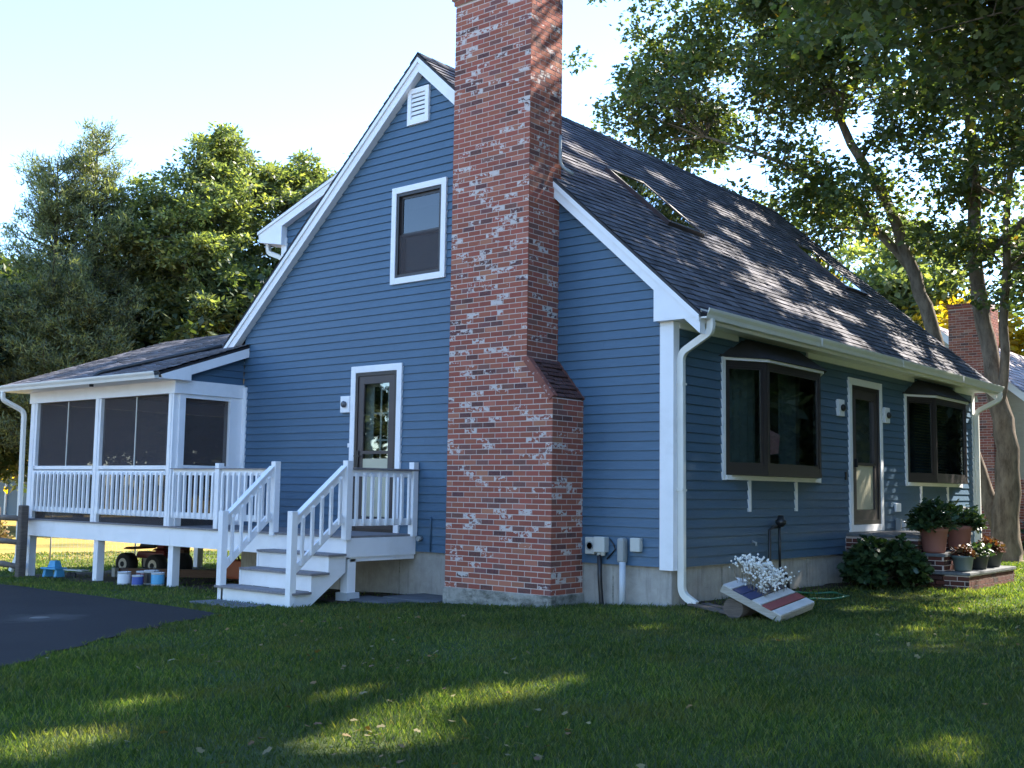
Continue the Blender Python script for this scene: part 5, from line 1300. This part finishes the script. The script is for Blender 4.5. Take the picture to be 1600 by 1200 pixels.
shrub('ornamental_grass', 'pale feathery plant beside the shed and fence post', 'plant', (-24.5, 3.9, -.25), .4, .7, 500, 'fallen_leaf', .12, 71, .2, .9)

# ------------------------------------------------------------ neighbouring house
nb = T('neighbour_house', 'tan neighbouring house with wide brick chimney behind the oak trunk', 'house', (-3, 22, 0))
nsl = .86
def nz(x): return 6.02-nsl*abs(x+3.34)
mb = MB(); siding(mb, 1, 19, -1, lambda z_: (-3.34-min(4.6, (5.9-z_)/nsl), -3.34+min(5.4, (5.9-z_)/nsl)), 0, 5.88)
mb.box((-8, 19.1, 0), (2.05, 28, 1.3)); nb.p(mb, 'wall', 'tan_siding')
mb = MB()
for sgn, ex_ in ((1, 2.4), (-1, -8.2)):
    mb.prism([(-3.34, 18.8, nz(-3.34)), (ex_, 18.8, nz(ex_)), (ex_, 18.8, nz(ex_)-.22), (-3.34, 18.8, nz(-3.34)-.22)], (0, .2, 0))
nb.p(mb, 'rake_board', 'white_paint')
mb = MB(); nl = math.hypot(1, nsl)
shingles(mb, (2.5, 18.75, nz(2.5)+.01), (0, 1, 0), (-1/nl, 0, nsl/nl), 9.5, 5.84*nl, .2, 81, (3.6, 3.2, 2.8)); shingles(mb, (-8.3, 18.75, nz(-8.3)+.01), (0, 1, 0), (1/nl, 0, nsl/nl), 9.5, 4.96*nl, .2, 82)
nb.p(mb, 'roof', 'shingle')
mb = MB(); bricks(mb, 1, 18.35, -1, -2.79, lambda z_: -1.72, 0, 6.32, 91); bricks(mb, 0, -1.72, 1, 18.36, lambda z_: 19.0, 0, 6.32, 92, 1)
for e in (0, 1): bricks(mb, 1, 18.33-.02*e, -1, -2.81-.02*e, lambda z_: -1.70, 6.32+e*.068, 6.40+e*.068, 93+e)
nc = nb.p(mb, 'chimney', 'neighbour_brick'); nb.p(MB().box((-2.784, 18.356, 0), (-1.726, 19, 6.45)), 'mortar', 'mortar', nc)
v = nb.p(frame_y(-3.20, -2.86, 4.75, 5.36, .06, 18.93, 18.99), 'gable_vent', 'white_paint')
mb = MB()
for i in range(7): mb.box((-3.14, 18.95, 4.83+i*.066), (-2.92, 18.98, 4.865+i*.066))
nb.p(mb, 'louvre', 'white_paint', v)
mb = MB(); bricks(mb, 1, 18.93, -1, -1.70, lambda z_: 2.0, 0, 1.9, 95); nb.p(mb, 'brick_base', 'brick'); 
nb.p(MB().box((-1.7, 18.935, 0), (2.0, 19, 1.9)), 'mortar', 'mortar')
gr = T('neighbour_garage', 'dark roofed brick wing at the right edge beyond the oak', 'garage', (1.5, 27, 0))
gr.p(MB().box((-.6, 24.5, 0), (2.6, 30, 4.6)), 'wall', 'terracotta')
mb = MB(); shingles(mb, (-1.2, 24.1, 4.3), (1, 0, 0), (0, .7, .7), 4.2, 4.0, .2, 96); gr.p(mb, 'roof', 'shingle'); gr.p(MB().box((-1.2, 24.0, 4.2), (3.0, 24.1, 4.4)), 'gutter', 'gutter_white')
for i, (x, y, r_, h, lb) in enumerate(((-.2, 17.6, .9, 1.0, 'dark rounded shrub left of the oak trunk'), (1.0, 17.8, .8, 1.1, 'dark shrub at the right edge beside the oak trunk'))):
    shrub('shrub', lb, 'shrub', (x, y, .2), r_, h, 1600, 'shrub_leaf', .13, 97+i)

# ------------------------------------------------------------ lawn blades and fallen leaves
rng = np.random.default_rng(42)
def lawn_pts(n, rmin, rmax, pw):
    r_ = rmin*(rmax/rmin)**(rng.random(n)**pw); a = np.radians(39.6-(rng.random(n)*86-43))
    x = CX-np.sin(a)*r_; y = CY+np.cos(a)*r_
    k = ~((x > XL-.1) & (x < .02) & (y > -.02) & (y < DP))           # house
    k &= ~((x > K1-.05) & (x < K3+.05) & (y > CY0-.05) & (y < 0))
    k &= ~((x > 0) & (x < 1.83) & (y > 4.9) & (y < 7.3))
    k &= ~((x < drive_x(y)+.05*np.sin(y*9)+.04*np.sin(y*23+1)-.02) & (y < -2.48))
    k &= ~((x > -5.75) & (x < -4.15) & (y > -2.2) & (y < -1.3))
    k &= ~((x < -3.2) & (x > -13) & (y > -1.35) & (y < 2.0) & (rng.random(n) > .12))
    k &= ~((x > 0) & (x < .42) & (y > .3) & (y < 4.9) & (rng.random(n) > .25))
    return x[k], y[k], r_[k]
x, y, r_ = lawn_pts(560000, 3.6, 30, .80)
n = len(x); z = gz_v(x, y)+.012*(np.sin(x*2.1+y*1.3)*np.sin(y*1.7-x*.6))
patchn = (np.sin(x*1.9+1)*np.sin(y*2.3+.5)+np.sin(x*.7-y*1.1))*.5
h = (.022+.026*rng.random(n)+.03*(rng.random(n) > .97))*(1+.3*patchn); ang = rng.random(n)*6.283; wdt = .0019*np.maximum(1, r_/4.2)
lean = .6*h; la = rng.random(n)*6.283
b = np.stack([x, y, z], 1); sx = np.stack([np.cos(ang), np.sin(ang), np.zeros(n)], 1)*wdt[:, None]
tip = b+np.stack([np.cos(la)*lean, np.sin(la)*lean, h], 1); mid = b+np.stack([np.cos(la)*lean*.35, np.sin(la)*lean*.35, h*.6], 1)
V = np.stack([b-sx, b+sx, mid+sx*.7, tip, mid-sx*.7], 1).reshape(-1, 3)
me = bpy.data.meshes.new('grass'); me.vertices.add(n*5); me.vertices.foreach_set('co', V.astype(np.float32).ravel())
F = (np.arange(n)*5)[:, None]+np.array([[0, 1, 2, 3, 4]]); me.loops.add(n*5); me.loops.foreach_set('vertex_index', F.astype(np.int32).ravel())
me.polygons.add(n); me.polygons.foreach_set('loop_start', (np.arange(n)*5).astype(np.int32)); me.materials.append(MATS['grass_blade']); me.update(calc_edges=True)
o = bpy.data.objects.new('grass', me); col.objects.link(o); tag(o, 'short green lawn grass around the house', 'grass', kind='stuff')
x, y, r_ = lawn_pts(2600, 3.8, 26, .7)
kk = (np.sin(x*1.7+.4)*np.cos(y*1.3)+np.sin(x*.6+y*.9)+rng.normal(size=len(x))*.5) > .75; x, y, r_ = x[kk], y[kk], r_[kk]
P = np.stack([x, y, gz_v(x, y)+.045], 1)
o = leaf_mesh('fallen_leaves', P, .045, 'fallen_leaf', rng, up_bias=2.2, wid=.45); tag(o, 'scattered pale fallen leaves on the lawn', 'fallen leaves', kind='stuff')
